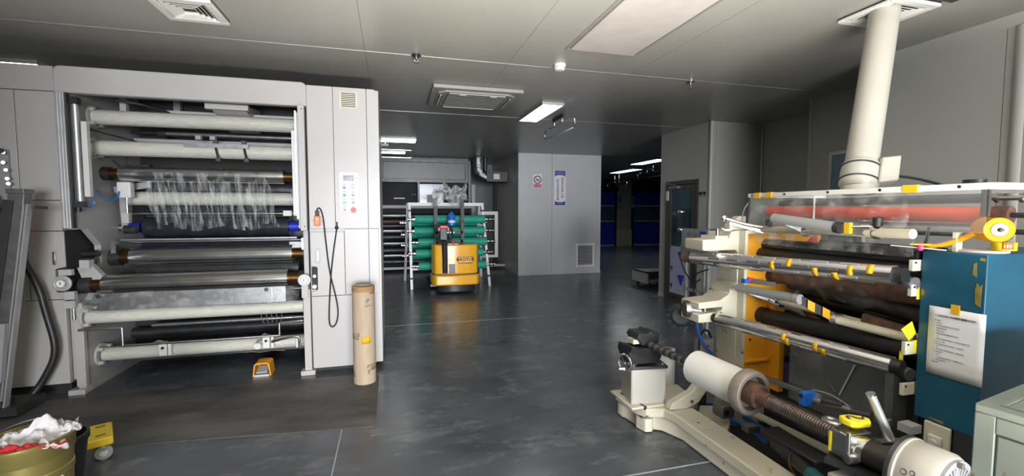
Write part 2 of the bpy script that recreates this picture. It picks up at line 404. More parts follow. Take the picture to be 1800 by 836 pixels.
# air shower door
d1 = struct(MB().box(4.85,4.93,7.05,7.12,0.0,2.12).build('door_1', 'bronze_frame'))
for bx in ((4.85,4.93,6.24,6.31,0,2.12),(4.85,4.93,6.31,7.05,2.05,2.12),(4.85,4.93,6.31,7.05,0,0.05)): B('door_frame', 'bronze_frame', bx, d1)
for bx in ((4.855,4.90,6.32,6.40,0.05,2.04),(4.855,4.90,6.97,7.04,0.05,2.04),(4.855,4.90,6.40,6.97,1.97,2.04),(4.855,4.90,6.40,6.97,0.05,0.13)): B('door_stile', 'bronze_frame', bx, d1)
B('door_pane', 'door_glass', (4.872,4.88,6.40,6.97,0.13,1.97), d1)
B('protective_film', 'door_film', (4.868,4.872,6.40,6.97,0.13,0.97), d1, label='lilac protective film on the lower pane')
for (y,z) in ((6.66,0.83),(6.66,0.42),(6.93,0.55),(6.93,0.24)):
    w = 0.10 if y < 6.8 else 0.04
    MB().prism([(y+w,z+0.05),(y-w,z+0.06),(y-0.01,z-0.14 if w > .05 else z-.04)], 'x', 4.864, 4.868).build('film_mark', 'film_mark', d1, label='blue triangular mark on the film')
for z in (1.58,1.27): MB().sphere((4.86,6.68,z),0.055).build('knob', 'chrome', d1)
B('hinge', 'plastic_white', (4.84,4.86,7.04,7.10,1.78,1.95), d1)
MB().box(4.82,4.856,6.75,7.0,1.99,2.03).bar((4.83,6.8,2.04),(4.83,7.06,2.09),0.015,0.015).build('door_closer', 'brushed_steel', d1)
swp = root('push_button_pair', 'two small black push buttons on the grey wall beside the air shower door', 'button', (4.865,6.14,1.86))
for y in (6.10,6.19):
    b_ = C('button', 'black', (4.872,y,1.88),(4.855,y,1.88),0.026,swp); B('button_label', 'black', (4.862,4.87,y-.02,y+.02,1.83,1.842), swp)

# box column in the middle with its signs and louvre
bc = struct(B('wall_center', 'wall_dark', (3.03,5.19,10.47,13.4,0,3.0)))
for (x0,x1) in ((3.012,3.868),(3.874,5.2)): B('wall_panel', 'wall_panel_lit', (x0,x1,10.45,10.47,0,3.0), bc)
B('wall_panel', 'wall_panel', (3.012,3.03,10.47,12.2,0,3.0), bc); B('wall_panel', 'wall_panel', (3.012,3.03,12.205,13.4,0,3.0), bc)  # same panels as the column front, darker colour stands in for weaker light
for x in (3.025,5.185): MB().cyl((x,10.465,0),(x,10.465,3.0),0.028,14).build('corner_cove', 'wall_panel_lit', bc)
B('skirting', 'wall_panel_lit', (3.0,5.21,10.43,10.45,0,0.05), bc)

sn = root('no_smoking_sign', 'small white no smoking sign with a red band on the grey column', 'sign', (3.49,10.44,2.15))
B('sign_board', 'sign_white', (3.375,3.605,10.438,10.449,2.16,2.49), sn)
MB().torus((3.49,10.437,2.36),(0,1,0),0.088,0.011,28,6).build('prohibition_ring', 'ink', sn)
MB().bar((3.43,10.436,2.42),(3.55,10.436,2.30),0.012,0.016).build('slash', 'ink_red', sn)
MB().bar((3.44,10.4365,2.345),(3.53,10.4365,2.345),0.004,0.022).bar((3.53,10.4365,2.36),(3.54,10.4365,2.40),0.004,0.012).build('cigarette', 'ink', sn)
B('red_band', 'ink_red', (3.39,3.59,10.434,10.4385,2.175,2.25), sn)
text('lettering', '禁止吸烟', 0.046, 'paper', (3.49,10.433,2.212), (1,0,0), (0,0,1), sn)
bn = root('safety_banner', 'tall white banner with blue ends and Chinese lettering on the grey column', 'banner', (4.08,10.44,1.70))
B('banner_board', 'sign_white', (3.93,4.235,10.438,10.449,1.72,2.61), bn)
MB().prism([(3.945,2.595),(4.22,2.595),(4.22,2.44)]+[(4.0825+0.1375*math.cos(a),2.44+0.045*math.sin(a)) for a in [math.pi*i/10 for i in range(1,10)]]+[(3.945,2.44)], 'y', 10.435, 10.4385).build('blue_end', 'banner_blue', bn)
MB().prism([(3.945,1.735),(4.22,1.735),(4.22,1.85)]+[(4.0825+0.1375*math.cos(a),1.85-0.04*math.sin(a)) for a in [math.pi*i/10 for i in range(1,10)]]+[(3.945,1.85)], 'y', 10.435, 10.4385).build('blue_end', 'banner_blue', bn)
text('lettering', '安全责任重于泰山', 0.027, 'paper', (4.0825,10.434,2.555), (1,0,0), (0,0,1), bn)
text('lettering', '质量第一安全生产', 0.027, 'paper', (4.0825,10.434,2.515), (1,0,0), (0,0,1), bn)
text('lettering', '以人为本预防为主', 0.024, 'paper', (4.0825,10.434,1.775), (1,0,0), (0,0,1), bn)
for k, ch in enumerate('做好安全生产工作'): text('character', ch, 0.066, 'ink_red' if k in (2,3) else 'ink', (4.145,10.434,2.40-0.066*k), (1,0,0), (0,0,1), bn, bold=0.001)
for k, ch in enumerate('树立企业安全形象'): text('character', ch, 0.066, 'ink_red' if k > 5 else 'banner_blue', (4.02,10.434,2.345-0.066*k), (1,0,0), (0,0,1), bn, bold=0.001)
lv = root('wall_louvre', 'white louvred air grille low on the grey column', 'vent', (4.77,10.44,0.15))
for bx in ((4.52,4.57,10.425,10.45,0.16,0.77),(4.98,5.03,10.425,10.45,0.16,0.77),(4.57,4.98,10.425,10.45,0.71,0.77),(4.57,4.98,10.425,10.45,0.16,0.22)): B('grille_frame', 'sign_white', bx, lv)
B('grille_back', 'dark_panel', (4.57,4.98,10.444,10.449,0.22,0.71), lv)
for k in range(13): MB().obox((4.775,10.436,0.24+k*0.0375),(1,0,0),(0,0.75,-0.66),(0,0.66,0.75),0.203,0.013,0.002).build('slat', 'sign_white', lv)

# outer walls
wl = struct(B('wall_left', 'wall_panel', (-4.75,-4.6,-9.0,13.5,0,3.0)))
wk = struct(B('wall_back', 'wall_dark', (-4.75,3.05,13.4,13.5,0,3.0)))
wn = struct(B('wall_near', 'wall_panel', (-4.75,-1.5,-9.05,-8.9,0,3.0)))
B('wall_panel', 'wall_panel', (3.3,4.4,-9.05,-8.9,0,3.0), wn); B('lintel', 'wall_panel', (-1.5,3.3,-9.05,-8.9,2.65,3.0), wn)
wp = struct(B('shade_wall','wall_panel',(-4.6,-2.0,0.10,0.22,0,3.0)))  # unseen wall added to keep door light off the press's left end
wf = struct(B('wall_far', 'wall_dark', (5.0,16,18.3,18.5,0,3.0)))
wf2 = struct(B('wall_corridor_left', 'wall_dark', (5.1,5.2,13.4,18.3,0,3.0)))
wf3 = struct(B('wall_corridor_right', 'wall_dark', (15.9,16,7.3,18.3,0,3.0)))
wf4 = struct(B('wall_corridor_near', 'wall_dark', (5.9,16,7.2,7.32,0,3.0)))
B('wall_panel', 'wall_panel', (9.85,10.62,18.26,18.3,0.0,3.0), wf, label='pale panel between the two roller doors')
B('kick_panel', 'beige', (9.8,10.66,18.22,18.26,0.0,0.75), wf)
for k, (x0,x1) in enumerate(((7.6,9.78),(10.75,12.9))):
    d = struct(B('door_%d' % (k+2), 'dark_steel', (x0-0.09,x0,18.2,18.3,0,2.6)))
    B('door_frame', 'dark_steel', (x1,x1+0.09,18.2,18.3,0,2.6), d); B('shutter_box', 'dark_steel', (x0-.09,x1+.09,18.1,18.3,2.45,2.75), d)
    B('curtain_panel', 'shutter_blue', (x0,x1,18.25,18.28,0.06,1.12), d); B('curtain_panel', 'shutter_blue', (x0,x1,18.25,18.28,1.82,2.45), d)
    B('curtain_window', 'shutter_window', (x0,x1,18.255,18.275,1.12,1.82), d)
    for z in (0.03,1.12,1.82): B('curtain_rail', 'plastic_white', (x0,x1,18.235,18.29,z-.025,z+.025), d)
for k, (x,zz,lab) in enumerate(((9.98,2.1,'left control box with a lit blue display between the blue roller doors'),(10.62,2.1,'right control box with a lit blue display between the blue roller doors'))):
    cb = root('door_control_box', lab, 'control box', (x,18.25,1.7))
    B('casing', 'panel_grey', (x-.09,x+.09,18.14,18.255,1.72,2.25), cb, bevel=.01); B('display', 'blue_button', (x-.06,x+.06,18.13,18.14,2.0,2.15), cb)
ct = root('platform_cart', 'low grey cart half hidden behind the air shower wall corner', 'cart', (5.3,8.3,0))
B('deck', 'panel_grey', (5.07,5.7,8.0,8.6,0.14,0.18), ct); B('side_rail', 'wall_panel', (5.05,5.08,8.0,8.6,0.10,0.30), ct); B('load', 'dark_panel', (5.09,5.65,8.05,8.55,0.18,0.34), ct)
for (x,y) in ((5.14,8.08),(5.14,8.5),(5.62,8.08),(5.62,8.5)): C('wheel','black_rubber',(x-.015,y,.055),(x+.015,y,.055),.055,ct)

# ------------------------------------------------------------------ on the ceiling
def led(name, x0, x1, y0, y1, label, on=True, power=0):
    t = root(name, label, 'ceiling light', ((x0+x1)/2,(y0+y1)/2,2.97), None)
    z0 = 2.965
    for bx in ((x0,x0+.012,y0,y1,z0,3.0),(x1-.012,x1,y0,y1,z0,3.0),(x0+.012,x1-.012,y0,y0+.012,z0,3.0),(x0+.012,x1-.012,y1-.012,y1,z0,3.0)): B('frame','alu_strip',bx,t)
    B('diffuser', 'led' if on else 'led_off', (x0+.012,x1-.012,y0+.012,y1-.012,2.968,2.985), t)
    return t
led('ceiling_light', 1.90,2.20,5.50,6.62, 'lit ceiling panel light beside the air conditioner cassette')
led('ceiling_light', -3.48,-3.17,5.25,5.8, 'lit ceiling panel light above the left end of the press')
led('ceiling_light', -0.75,0.50,9.0,9.30, 'lit ceiling light just right of the press, nearest of the two')
led('ceiling_light', -0.9,0.35,10.9,11.15, 'lit ceiling light just right of the press, farthest of the two')
led('ceiling_light', 6.85,7.25,10.5,11.9, 'nearer lit ceiling light down the blue corridor')
led('ceiling_light', 7.7,8.1,13.2,14.8, 'farther lit ceiling light down the blue corridor')
hp = root('ceiling_hatch_light', 'large unlit white ceiling panel light with a thin dark gap', 'ceiling light', (1.8,2.2,2.98))
B('diffuser','led_off',(1.50,2.10,0.9,3.63,2.975,2.998),hp,bevel=.004)
for bx in ((1.47,1.49,0.85,3.68,2.985,3.0),(2.125,2.14,0.85,3.68,2.985,3.0),(1.49,2.125,3.645,3.66,2.985,3.0)): B('frame','alu_strip',bx,hp)

def vent4(t, cx, cy, s, m, z=2.965):
    """square four-way diffuser: bevelled frame and concentric slats"""
    o = s; MB().box(cx-o,cx+o,cy-o,cy+o,2.985,3.0).build('backing','dark_panel',t)
    for (x0,x1,y0,y1) in ((-o,o,-o,-o+.05),(-o,o,o-.05,o),(-o,-o+.05,-o+.05,o-.05),(o-.05,o,-o+.05,o-.05)):
        B('frame', m, (cx+x0,cx+x1,cy+y0,cy+y1,2.965,2.99), t, bevel=.004)
    r = o-.065
    while r > 0.03:
        for (d,u) in (((1,0,0),(0,1,0)),((-1,0,0),(0,1,0)),((0,1,0),(1,0,0)),((0,-1,0),(1,0,0))):
            D = Vector(d); c = Vector((cx,cy,2.975)) + D*r
            MB().obox(c, u, D*0.7+Vector((0,0,-.7)), D*.7+Vector((0,0,.7)), r, .011, .0015).build('slat', m, t)
        r -= .026
v1 = root('supply_vent','white square four-way ceiling vent above the press','vent',(-1.32,3.63,2.965)); vent4(v1,-1.32,3.62,0.19,'plastic_white')
v2 = root('supply_vent','white square ceiling vent around the top of the cream duct','vent',(3.40,2.35,2.965)); vent4(v2,3.38,2.40,0.20,'plastic_white')
B('cover_plate','dark_panel',(3.45,3.64,2.13,2.18,2.985,3.0),v2)

ac = root('air_conditioner_cassette','white four-way air conditioner cassette set in the ceiling','air conditioner',(0.99,5.48,2.95))
MB().prism([(0.47,5.02),(1.51,5.02),(1.51,5.93),(0.47,5.93)],'z',2.955,3.0).build('panel','cassette_grey',ac,bevel=.012)
pts=[(0.62,5.10),(1.36,5.10),(1.44,5.18),(1.44,5.77),(1.36,5.85),(0.62,5.85),(0.54,5.77),(0.54,5.18)]
MB().prism(pts,'z',2.935,2.957).build('raised_rim','cassette_grey',ac,bevel=.008)
for (x0,x1,y0,y1) in ((.64,1.34,5.115,5.165),(.64,1.34,5.785,5.835),(.555,.60,5.22,5.73),(1.38,1.425,5.22,5.73)):
    sl = B('air_slot','dark_panel',(x0,x1,y0,y1,2.931,2.937),ac)
    if x1-x0 > .3: B('flap','plastic_white',(x0+.02,x1-.02,y0+.012,y0+.034,2.925,2.932),sl)
    else: B('flap','plastic_white',(x0+.012,x0+.03,y0+.02,y1-.02,2.925,2.932),sl)
gr = B('grille_back','dark_panel',(.64,1.34,5.19,5.76,2.930,2.936),ac)
for k in range(8): B('grille_slat','cassette_grey',(.65,1.33,5.21+k*.072,5.237+k*.072,2.927,2.931),ac)
for k in range(2): B('clip','plastic_white',(.78+k*.36,.86+k*.36,5.165,5.19,2.922,2.936),ac)

sm = root('smoke_detector','white round smoke detector near the large ceiling panel','smoke detector',(1.585,4.08,2.95))
C('base','plastic_white',(1.585,4.08,3.0),(1.585,4.08,2.972),0.058,sm); MB().lathe((1.585,4.08,2.972),(1.585,4.08,2.9),[(0,.045),(.02,.045),(.03,.034),(.032,.0)],20).build('sensor_head','plastic_white',sm)
for k in range(6):
    a=k*math.pi/3; B('cage_rib','plastic_white',(1.585+.043*math.cos(a)-.004,1.585+.043*math.cos(a)+.004,4.08+.043*math.sin(a)-.004,4.08+.043*math.sin(a)+.004,2.945,2.972),sm)
for (x,y,lab,dk) in ((0.24,4.17,'small sprinkler head with a dark cover plate above the floor aisle','dark_steel'),(3.15,4.22,'small pale sprinkler head on the ceiling strip before the right wall','brushed_steel')):
    sp = root('sprinkler_head',lab,'sprinkler',(x,y,2.93)); C('cover_plate',dk,(x,y,3.0),(x,y,2.988),.042,sp)
    MB().cyl((x,y,2.988),(x,y,2.955),.012,10).cyl((x,y,2.932),(x,y,2.928),.022,14).bar((x-.014,y,2.955),(x-.014,y,2.93),.004,.004).bar((x+.014,y,2.955),(x+.014,y,2.93),.004,.004).build('nozzle','brushed_steel',sp)

def hanger(x, y0, y1, zt, label, along='y', grp=None):
    t = root('ionizer_bar_hanger', label, 'ceiling bracket', ((x,(y0+y1)/2,zt-.2) if along=='y' else ((y0+y1)/2,x,zt-.2)))
    P = (lambda a,z: (x,a,z)) if along=='y' else (lambda a,z: (a,x,z))
    r = .075
    zb = zt-.24; L=[P(y0+r,zt-.09),P(y1-r,zt-.09)]
    loop=[]
    for c,a0 in ((y1-r,90),(y0+r,270)):
        for k in range(9):
            a=math.radians(a0-k*180/8); loop.append(P(c+r*math.cos(a), zt-.165+r*math.sin(a)))
    loop.append(loop[0]); loop.append(loop[1])
    MB().tube(loop,.008,8,cap=False).build('loop_bar','chrome',t)
    MB().bar(P(y0+.05,zt-.24),P(y1-.05,zt-.24),.02,.016).build('emitter_bar','brushed_steel',t)
    m = (y0+y1)/2
    for a in (m-.16,m+.16):
        MB().cyl(P(a,3.0),P(a,zt-.09),.006,8).build('hanger_rod','chrome',t)
    MB().bar(P(m-.20,zt-.0),P(m+.22,zt-.0),.03,.05).build('mounting_rail','dark_steel',t)
    return t
hanger(2.42,5.65,6.88,2.97,'chrome ionizer bar hanging from the ceiling beside the lit panel light')
hanger(9.25,-0.95,0.45,2.90,'chrome ionizer bar hanging under the lights right of the press','x')
hanger(7.55,11.2,12.6,2.85,'nearer chrome ionizer bar hanging in the blue corridor')
hanger(8.2,14.4,15.9,2.75,'farther chrome ionizer bar hanging in the blue corridor')
# ================================================================== FILM COATING PRESS (left)
pr = root('film_coating_press','large white film coating press with many horizontal rollers','press',(-1.75,5.3,0))
YF = 4.66
def rbox(x0,x1,z0,z1,r,corners):
    """rectangle in x,z with chosen rounded corners (tl,tr)"""
    P=[(x0,z0),(x1,z0)]
    if 'tr' in corners: P += [(x1-r+r*math.cos(a),z1-r+r*math.sin(a)) for a in [math.pi/2*i/6 for i in range(7)]]
    else: P.append((x1,z1))
    if 'tl' in corners: P += [(x0+r+r*math.cos(a),z1-r+r*math.sin(a)) for a in [math.pi/2+math.pi/2*i/6 for i in range(7)]]
    else: P.append((x0,z1))
    return P
# header beam
MB().prism(rbox(-2.705,-0.757,2.588,2.812,.05,('tr','tl')),'y',YF-.02,YF+.06).build('header_cover','press_white',pr,bevel=.01)
B('header_top','press_white',(-2.70,-0.76,YF+.06,5.9,2.74,2.80),pr)
# left cabinet, one piece per cover panel
for bx in ((-3.9,-2.712,YF,YF+.03,2.60,2.805),(-3.9,-2.985,YF,YF+.03,1.69,2.594),(-2.979,-2.712,YF,YF+.03,1.69,2.594),(-3.9,-2.712,YF,YF+.03,1.43,1.684),
           (-3.9,-2.962,YF,YF+.03,0.84,1.424),(-3.9,-2.722,YF,YF+.03,0.10,0.834)):
    B('cover_panel','press_white',bx,pr,bevel=.003)
MB().prism([(-2.956,.84),(-2.712,.84),(-2.712,.90),(-2.78,.90),(-2.78,1.10),(-2.705,1.12),(-2.705,1.424),(-2.956,1.424)],'y',YF,YF+.03).build('cover_door','press_white',pr,bevel=.003)
dd = pr.children[-1]
def flush_handle(x0,x1,z0,z1,parent):
    h = B('handle','press_grey',(x0,x1,YF-.001,YF+.001,z0,z1),parent)
    B('handle_bar','brushed_steel',(x0+.012,x1-.012,YF-.012,YF-.004,z0+.02,z1-.02),parent,bevel=.003)
flush_handle(-2.80,-2.755,1.12,1.27,dd)
B('cabinet_side','press_grey',(-2.735,-2.722,YF+.03,5.95,0.10,0.84),pr); B('cabinet_side','dark_void',(-2.79,-2.775,YF+.03,5.95,0.84,1.43),pr); B('cabinet_side','press_white',(-2.725,-2.712,YF+.03,5.95,1.43,2.8),pr)
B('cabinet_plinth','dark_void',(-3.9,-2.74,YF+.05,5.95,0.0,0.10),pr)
# left side frame plate with the notch that opens on the drive
P=[(4.665,.03),(5.55,.03),(5.75,.30),(5.75,2.74),(4.665,2.74),(4.665,1.44),(4.80,1.44),(4.98,1.28),(4.98,1.12),(4.80,1.00),(4.90,.90),(4.80,.80),(4.665,.80)]
sf = MB().prism(P,'x',-2.668,-2.615).build('side_frame','press_grey',pr,bevel=.004)
MB().prism([(4.655,.06),(4.70,.06),(4.70,.79),(4.655,.79)],'x',-2.675,-2.605).build('frame_edge','press_white',pr,bevel=.004)
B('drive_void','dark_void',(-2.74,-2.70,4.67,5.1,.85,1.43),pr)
C('drive_shaft','dull_steel',(-2.72,4.86,1.14),(-2.60,4.86,1.14),.035,pr); C('drive_shaft','black',(-2.73,4.88,1.21),(-2.58,4.88,1.21),.03,pr)
C('frame_boss','press_white',(-2.62,4.92,.25),(-2.605,4.92,.25),.055,pr)
B('foot','press_white',(-2.72,-2.60,4.62,4.74,0.0,.045),pr,bevel=.004); MB().bar((-2.64,4.70,.02),(-2.64,5.6,.02),.06,.04).build('foot_rail','press_grey',pr)
B('frame_gusset','press_white',(-2.715,-2.675,4.70,4.75,.12,.82),pr)
# right cabinet
for nm,bx in (('cover_panel',(-0.757,-0.527,YF-.03,YF,1.425,2.785)),('cover_panel',(-0.5245,-0.221,YF-.03,YF,1.425,2.785)),('cover_panel',(-0.757,-0.17,YF-.03,YF,.055,.765)),('cover_panel',(-.445,-.2215,YF-.03,YF,.77,1.42))):
    B(nm,'press_white',bx,pr,bevel=.003)
MB().prism(rbox(-0.217,-0.105,1.425,2.785,.06,('tr',)),'y',YF-.03,YF).build('cover_panel','press_white',pr,bevel=.003)
B('cover_panel','press_white',(-.217,-.125,YF-.03,YF,.77,1.42),pr,bevel=.003)
MB().prism([(-.757,.77),(-.45,.77),(-.45,1.395),(-.757,1.395),(-.757,1.07),(-.70,1.05),(-.70,.83),(-.757,.81)],'y',YF-.03,YF).build('cover_door','press_white',pr,bevel=.003)
rd = pr.children[-1]
h = B('handle','press_grey',(-.715,-.67,YF-.034,YF-.029,1.09,1.24),rd); B('handle_bar','plastic_white',(-.705,-.68,YF-.045,YF-.036,1.11,1.22),rd,bevel=.003)
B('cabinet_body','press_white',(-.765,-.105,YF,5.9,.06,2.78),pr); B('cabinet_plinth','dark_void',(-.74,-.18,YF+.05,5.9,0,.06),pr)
B('handwheel_recess','dark_void',(-.757,-.702,YF-.006,YF-.002,.83,1.055),pr)
gv = B('vent_grille','beige',(-.463,-.303,YF-.034,YF-.029,2.585,2.745),pr)

for bx in ((-.463,-.448,2.585,2.745),(-.318,-.303,2.585,2.745)): B('grille_frame','beige',(bx[0],bx[1],YF-.042,YF-.034,bx[2],bx[3]),gv)
for k in range(9): B('grille_slat','beige',(-.445,-.321,YF-.042,YF-.036,2.592+k*.0175,2.60+k*.0175),gv)
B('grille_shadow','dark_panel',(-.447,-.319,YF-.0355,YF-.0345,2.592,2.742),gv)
# control panel
cp = B('control_panel','plastic_white',(-.489,-.300,YF-.036,YF-.029,1.583,1.975),pr,bevel=.003)
B('display_bezel','panel_grey',(-.447,-.348,YF-.040,YF-.036,1.89,1.945),cp); B('display_screen','screen',(-.440,-.355,YF-.042,YF-.040,1.897,1.938),cp)
for (c,r_) in ((0,0),(1,0),(0,1),(1,1),(0,2),(1,2),(0,3),(1,3)):
    x = -.437+c*.080; z = 1.823-r_*.072; col = (('blue_button','grey_button'),('blue_button','panel_grey'),('green_button','panel_grey'),('panel_grey','red'))[r_][c]
    big = (c==1 and r_==3)
    C('button_ring','aluminium',(x,YF-.036,z),(x,YF-.040,z),.022 if not big else .026,cp); C('button',col,(x,YF-.039,z),(x,YF-.052,z),.017 if not big else .026,cp)
    B('button_caption','ink_grey',(x-.016,x+.016,YF-.0365,YF-.0358,z+.030,z+.035),cp)
for x in (-.47,-.32): B('button_caption','ink_grey',(x-.012,x+.012,YF-.0365,YF-.0358,1.918,1.922),cp)
# right side frame, feet
MB().prism([(4.69,.03),(5.55,.03),(5.75,.30),(5.75,2.74),(4.69,2.74)],'x',-0.83,-0.785).build('side_frame','press_grey',pr,bevel=.004)
B('frame_edge','press_white',(-.836,-.772,4.63,4.69,.04,.84),pr,bevel=.004); B('foot','press_white',(-.87,-.74,4.60,4.70,0,.045),pr,bevel=.004)
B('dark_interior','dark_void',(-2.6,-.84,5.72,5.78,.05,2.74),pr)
B('floor_tray','dark_panel',(-2.6,-.84,5.2,5.72,.10,.14),pr)
# vertical slide columns at the front
rl = B('slide_column','aluminium',(-2.675,-2.615,4.60,4.655,1.45,2.585),pr)
for k in range(3): B('column_rib','aluminium',(-2.671+k*.021,-2.660+k*.021,4.592,4.60,1.452,2.583),rl)
B('column_side','dark_panel',(-2.615,-2.605,4.61,4.655,1.45,2.585),pr)
C('air_cylinder','aluminium',(-2.577,4.67,1.68),(-2.577,4.67,2.50),.022,pr); B('cylinder_cap','dark_steel',(-2.61,-2.545,4.64,4.70,1.63,1.68),pr); B('cylinder_cap','dark_steel',(-2.60,-2.55,4.64,4.70,2.50,2.56),pr)
B('slide_plate','plastic_white',(-2.54,-2.50,4.66,4.70,1.72,2.36),pr)
C('slide_foot','black',(-2.59,4.66,1.59),(-2.59,4.66,1.63),.02,pr)
rr = B('slide_column','press_white',(-.832,-.775,4.585,4.635,1.41,2.587),pr,bevel=.004)
B('column_groove','press_grey',(-.849,-.8345,4.61,4.65,1.43,2.52),pr); B('column_groove','aluminium',(-.868,-.852,4.63,4.67,1.52,2.54),pr); B('slide_plate','plastic_white',(-.905,-.872,4.67,4.71,1.56,2.36),pr)
for z in (1.45,2.55): C('screw','black',(-.795,4.586,z),(-.795,4.580,z),.006,pr,10)

# rollers
def roller(name,m,y,z,r,x0,x1,label=None,tilt=0.0):
    return C(name,m,(x0,y,z),(x1,y,z+tilt),r,pr,28,label=label)
def flange(o,x,y,z,s=1):
    MB().cyl((x,y,z),(x+.02*s,y,z),.105,28).build('flange','press_white',o,bevel=.004)
    for k in range(4):
        a=math.pi/4+k*math.pi/2; MB().cyl((x+.02*s,y+.088*math.cos(a),z+.088*math.sin(a)),(x+.055*s,y+.088*math.cos(a),z+.088*math.sin(a)),.018,10).build('lug','press_white',o)
for (y,z,r) in ((4.956,2.45,.069),(4.93,2.17,.069)):
    o = roller('guide_roller','wrapped_white',y,z,r,-2.59,-.85); flange(o,-2.613,y,z)
o = roller('guide_roller','wrapped_white',5.26,1.722,.069,-2.50,-1.0)
MB().prism([(5.2,1.80),(5.32,1.80),(5.32,1.66),(5.28,1.40),(5.22,1.40),(5.2,1.66)],'x',-2.56,-2.51).build('swing_arm','panel_grey',pr)
MB().bar((-2.6,5.22,1.80),(-2.30,5.22,1.86),.04,.06).build('swing_bracket','panel_grey',pr)
o = roller('guide_roller','wrapped_white',4.69,.667,.058,-2.58,-.84); flange(o,-2.613,4.72,.667)
o = roller('guide_roller','wrapped_white',4.886,.275,.062,-2.58,-.84); flange(o,-2.613,4.886,.275)
o = roller('thin_roller','dull_steel',5.45,2.40,.028,-2.30,-.84); C('roller_bearing','dark_steel',(-2.31,5.45,2.40),(-2.24,5.45,2.40),.045,o); C('roller_shaft','dark_steel',(-2.55,5.45,2.40),(-2.3,5.45,2.40),.016,o)
for (y,z,r,x0,x1) in ((5.077,1.95,.074,-2.47,-1.06),(5.09,1.152,.092,-2.42,-1.00),(4.74,.945,.085,-2.47,-.98)):
    o = roller('chrome_roller','chrome',y,z,r,x0,x1)
    rb = r*.62
    C('journal','brass',(x0-.085,y,z),(x0,y,z),rb,o); C('journal','brass',(x1,y,z),(x1+.10,y,z),rb,o)
    C('bearing_housing','dark_steel',(x0-.17,y,z),(x0-.085,y,z),r*.85,o); C('bearing_housing','dark_steel',(x1+.10,y,z),(x1+.15,y,z),r*.8,o)
o = roller('cooling_roller','dark_steel',5.45,1.83,.09,-2.5,-.95)
o = roller('thin_rod','chrome',5.34,1.815,.010,-2.28,-.98)
o = roller('rubber_roller','black_roller',5.28,1.43,.105,-2.38,-1.06)
for x in (-2.475,-1.02): C('collar','blue_collar',(x-.05,5.28,1.43),(x+.05,5.28,1.43),.052,o,label='bright blue end collar')
C('roller_axle','brushed_steel',(-2.61,5.28,1.43),(-2.52,5.28,1.43),.035,o); C('roller_axle','brushed_steel',(-.97,5.28,1.43),(-.84,5.28,1.43),.035,o)
o = roller('black_backing_roller','black_roller',5.30,1.20,.12,-2.40,-.95); o = roller('lower_dark_roller','dark_steel',5.15,.99,.09,-2.4,-.95); roller('tension_roller','black_roller',5.5,1.60,.05,-2.45,-.95)
for (y,z,r,x0) in ((5.2,1.57,.011,-2.5),(5.2,1.29,.012,-2.5),(4.98,.80,.01,-2.42)): roller('cross_rod','brushed_steel',y,z,r,x0,-.86)
B('blade_beam','dark_panel',(-2.5,-.86,5.35,5.42,1.245,1.30),pr); B('blade_beam','dull_steel',(-2.48,-.95,5.02,5.10,1.315,1.33),pr); B('blade_plate','plastic_white',(-1.05,-.85,5.16,5.2,1.19,1.27),pr)
B('backing_plate','dark_panel',(-2.5,-.85,5.55,5.6,.85,1.6),pr)
for x in (-2.52,-.88): B('blade_clamp','brushed_steel',(x-.02,x+.02,4.98,5.04,1.20,1.32),pr)
B('rod_clamp','plastic_white',(-1.10,-1.02,5.16,5.22,1.545,1.60),pr); B('rod_clamp','plastic_white',(-1.0,-.94,5.16,5.22,1.545,1.60),pr)
MB().bar((-1.0,5.12,1.80),(-.92,5.12,1.55),.014,.03).build('swing_lever','dark_steel',pr)
# air cylinder on the left frame
B('air_cylinder','plastic_white',(-2.49,-2.38,5.02,5.10,1.72,1.87),pr,bevel=.01); MB().cyl((-2.43,5.06,1.58),(-2.43,5.06,1.72),.01,10).build('piston_rod','chrome',pr); B('rod_end','press_white',(-2.47,-2.41,5.03,5.09,1.48,1.58),pr,bevel=.004); C('rod_pin','dark_steel',(-2.46,5.06,1.42),(-2.36,5.06,1.42),.04,pr)
MB().tube([(-2.55,4.85,1.78),(-2.52,4.9,1.68),(-2.47,4.98,1.70),(-2.46,5.0,1.78)],.006,8,2).build('air_hose','blue_hose',pr)
MB().tube([(-2.54,4.75,1.74),(-2.53,4.78,1.66),(-2.56,4.74,1.62),(-2.58,4.70,1.66)],.006,8,2).build('air_hose','blue_hose',pr)
MB().tube([(-2.55,5.1,2.08),(-2.5,5.12,2.02),(-2.45,5.1,2.0),(-2.43,5.1,2.08),(-2.44,5.1,2.15)],.007,8,2).build('cable','black',pr)
MB().tube([(-2.61,4.8,2.33),(-2.5,4.9,2.30),(-2.3,5.2,2.25)],.006,8,2).build('cable','black',pr)
B('sensor_block','dark_steel',(-2.5,-2.3,5.2,5.28,1.98,2.05),pr)
# bracket on the second roller
br = B('sensor_rail','dull_steel',(-1.86,-1.32,4.845,4.86,2.195,2.235),pr)
for x in (-1.60,-1.36):
    MB().bar((x,4.855,2.20),(x+.02,4.85,2.10),.02,.016).build('clamp_arm','dark_steel',br); B('clamp_nut','dark_steel',(x-.02,x+.02,4.84,4.87,2.235,2.27),br); B('clamp_nut','dark_steel',(x,x+.04,4.84,4.87,2.07,2.105),br)
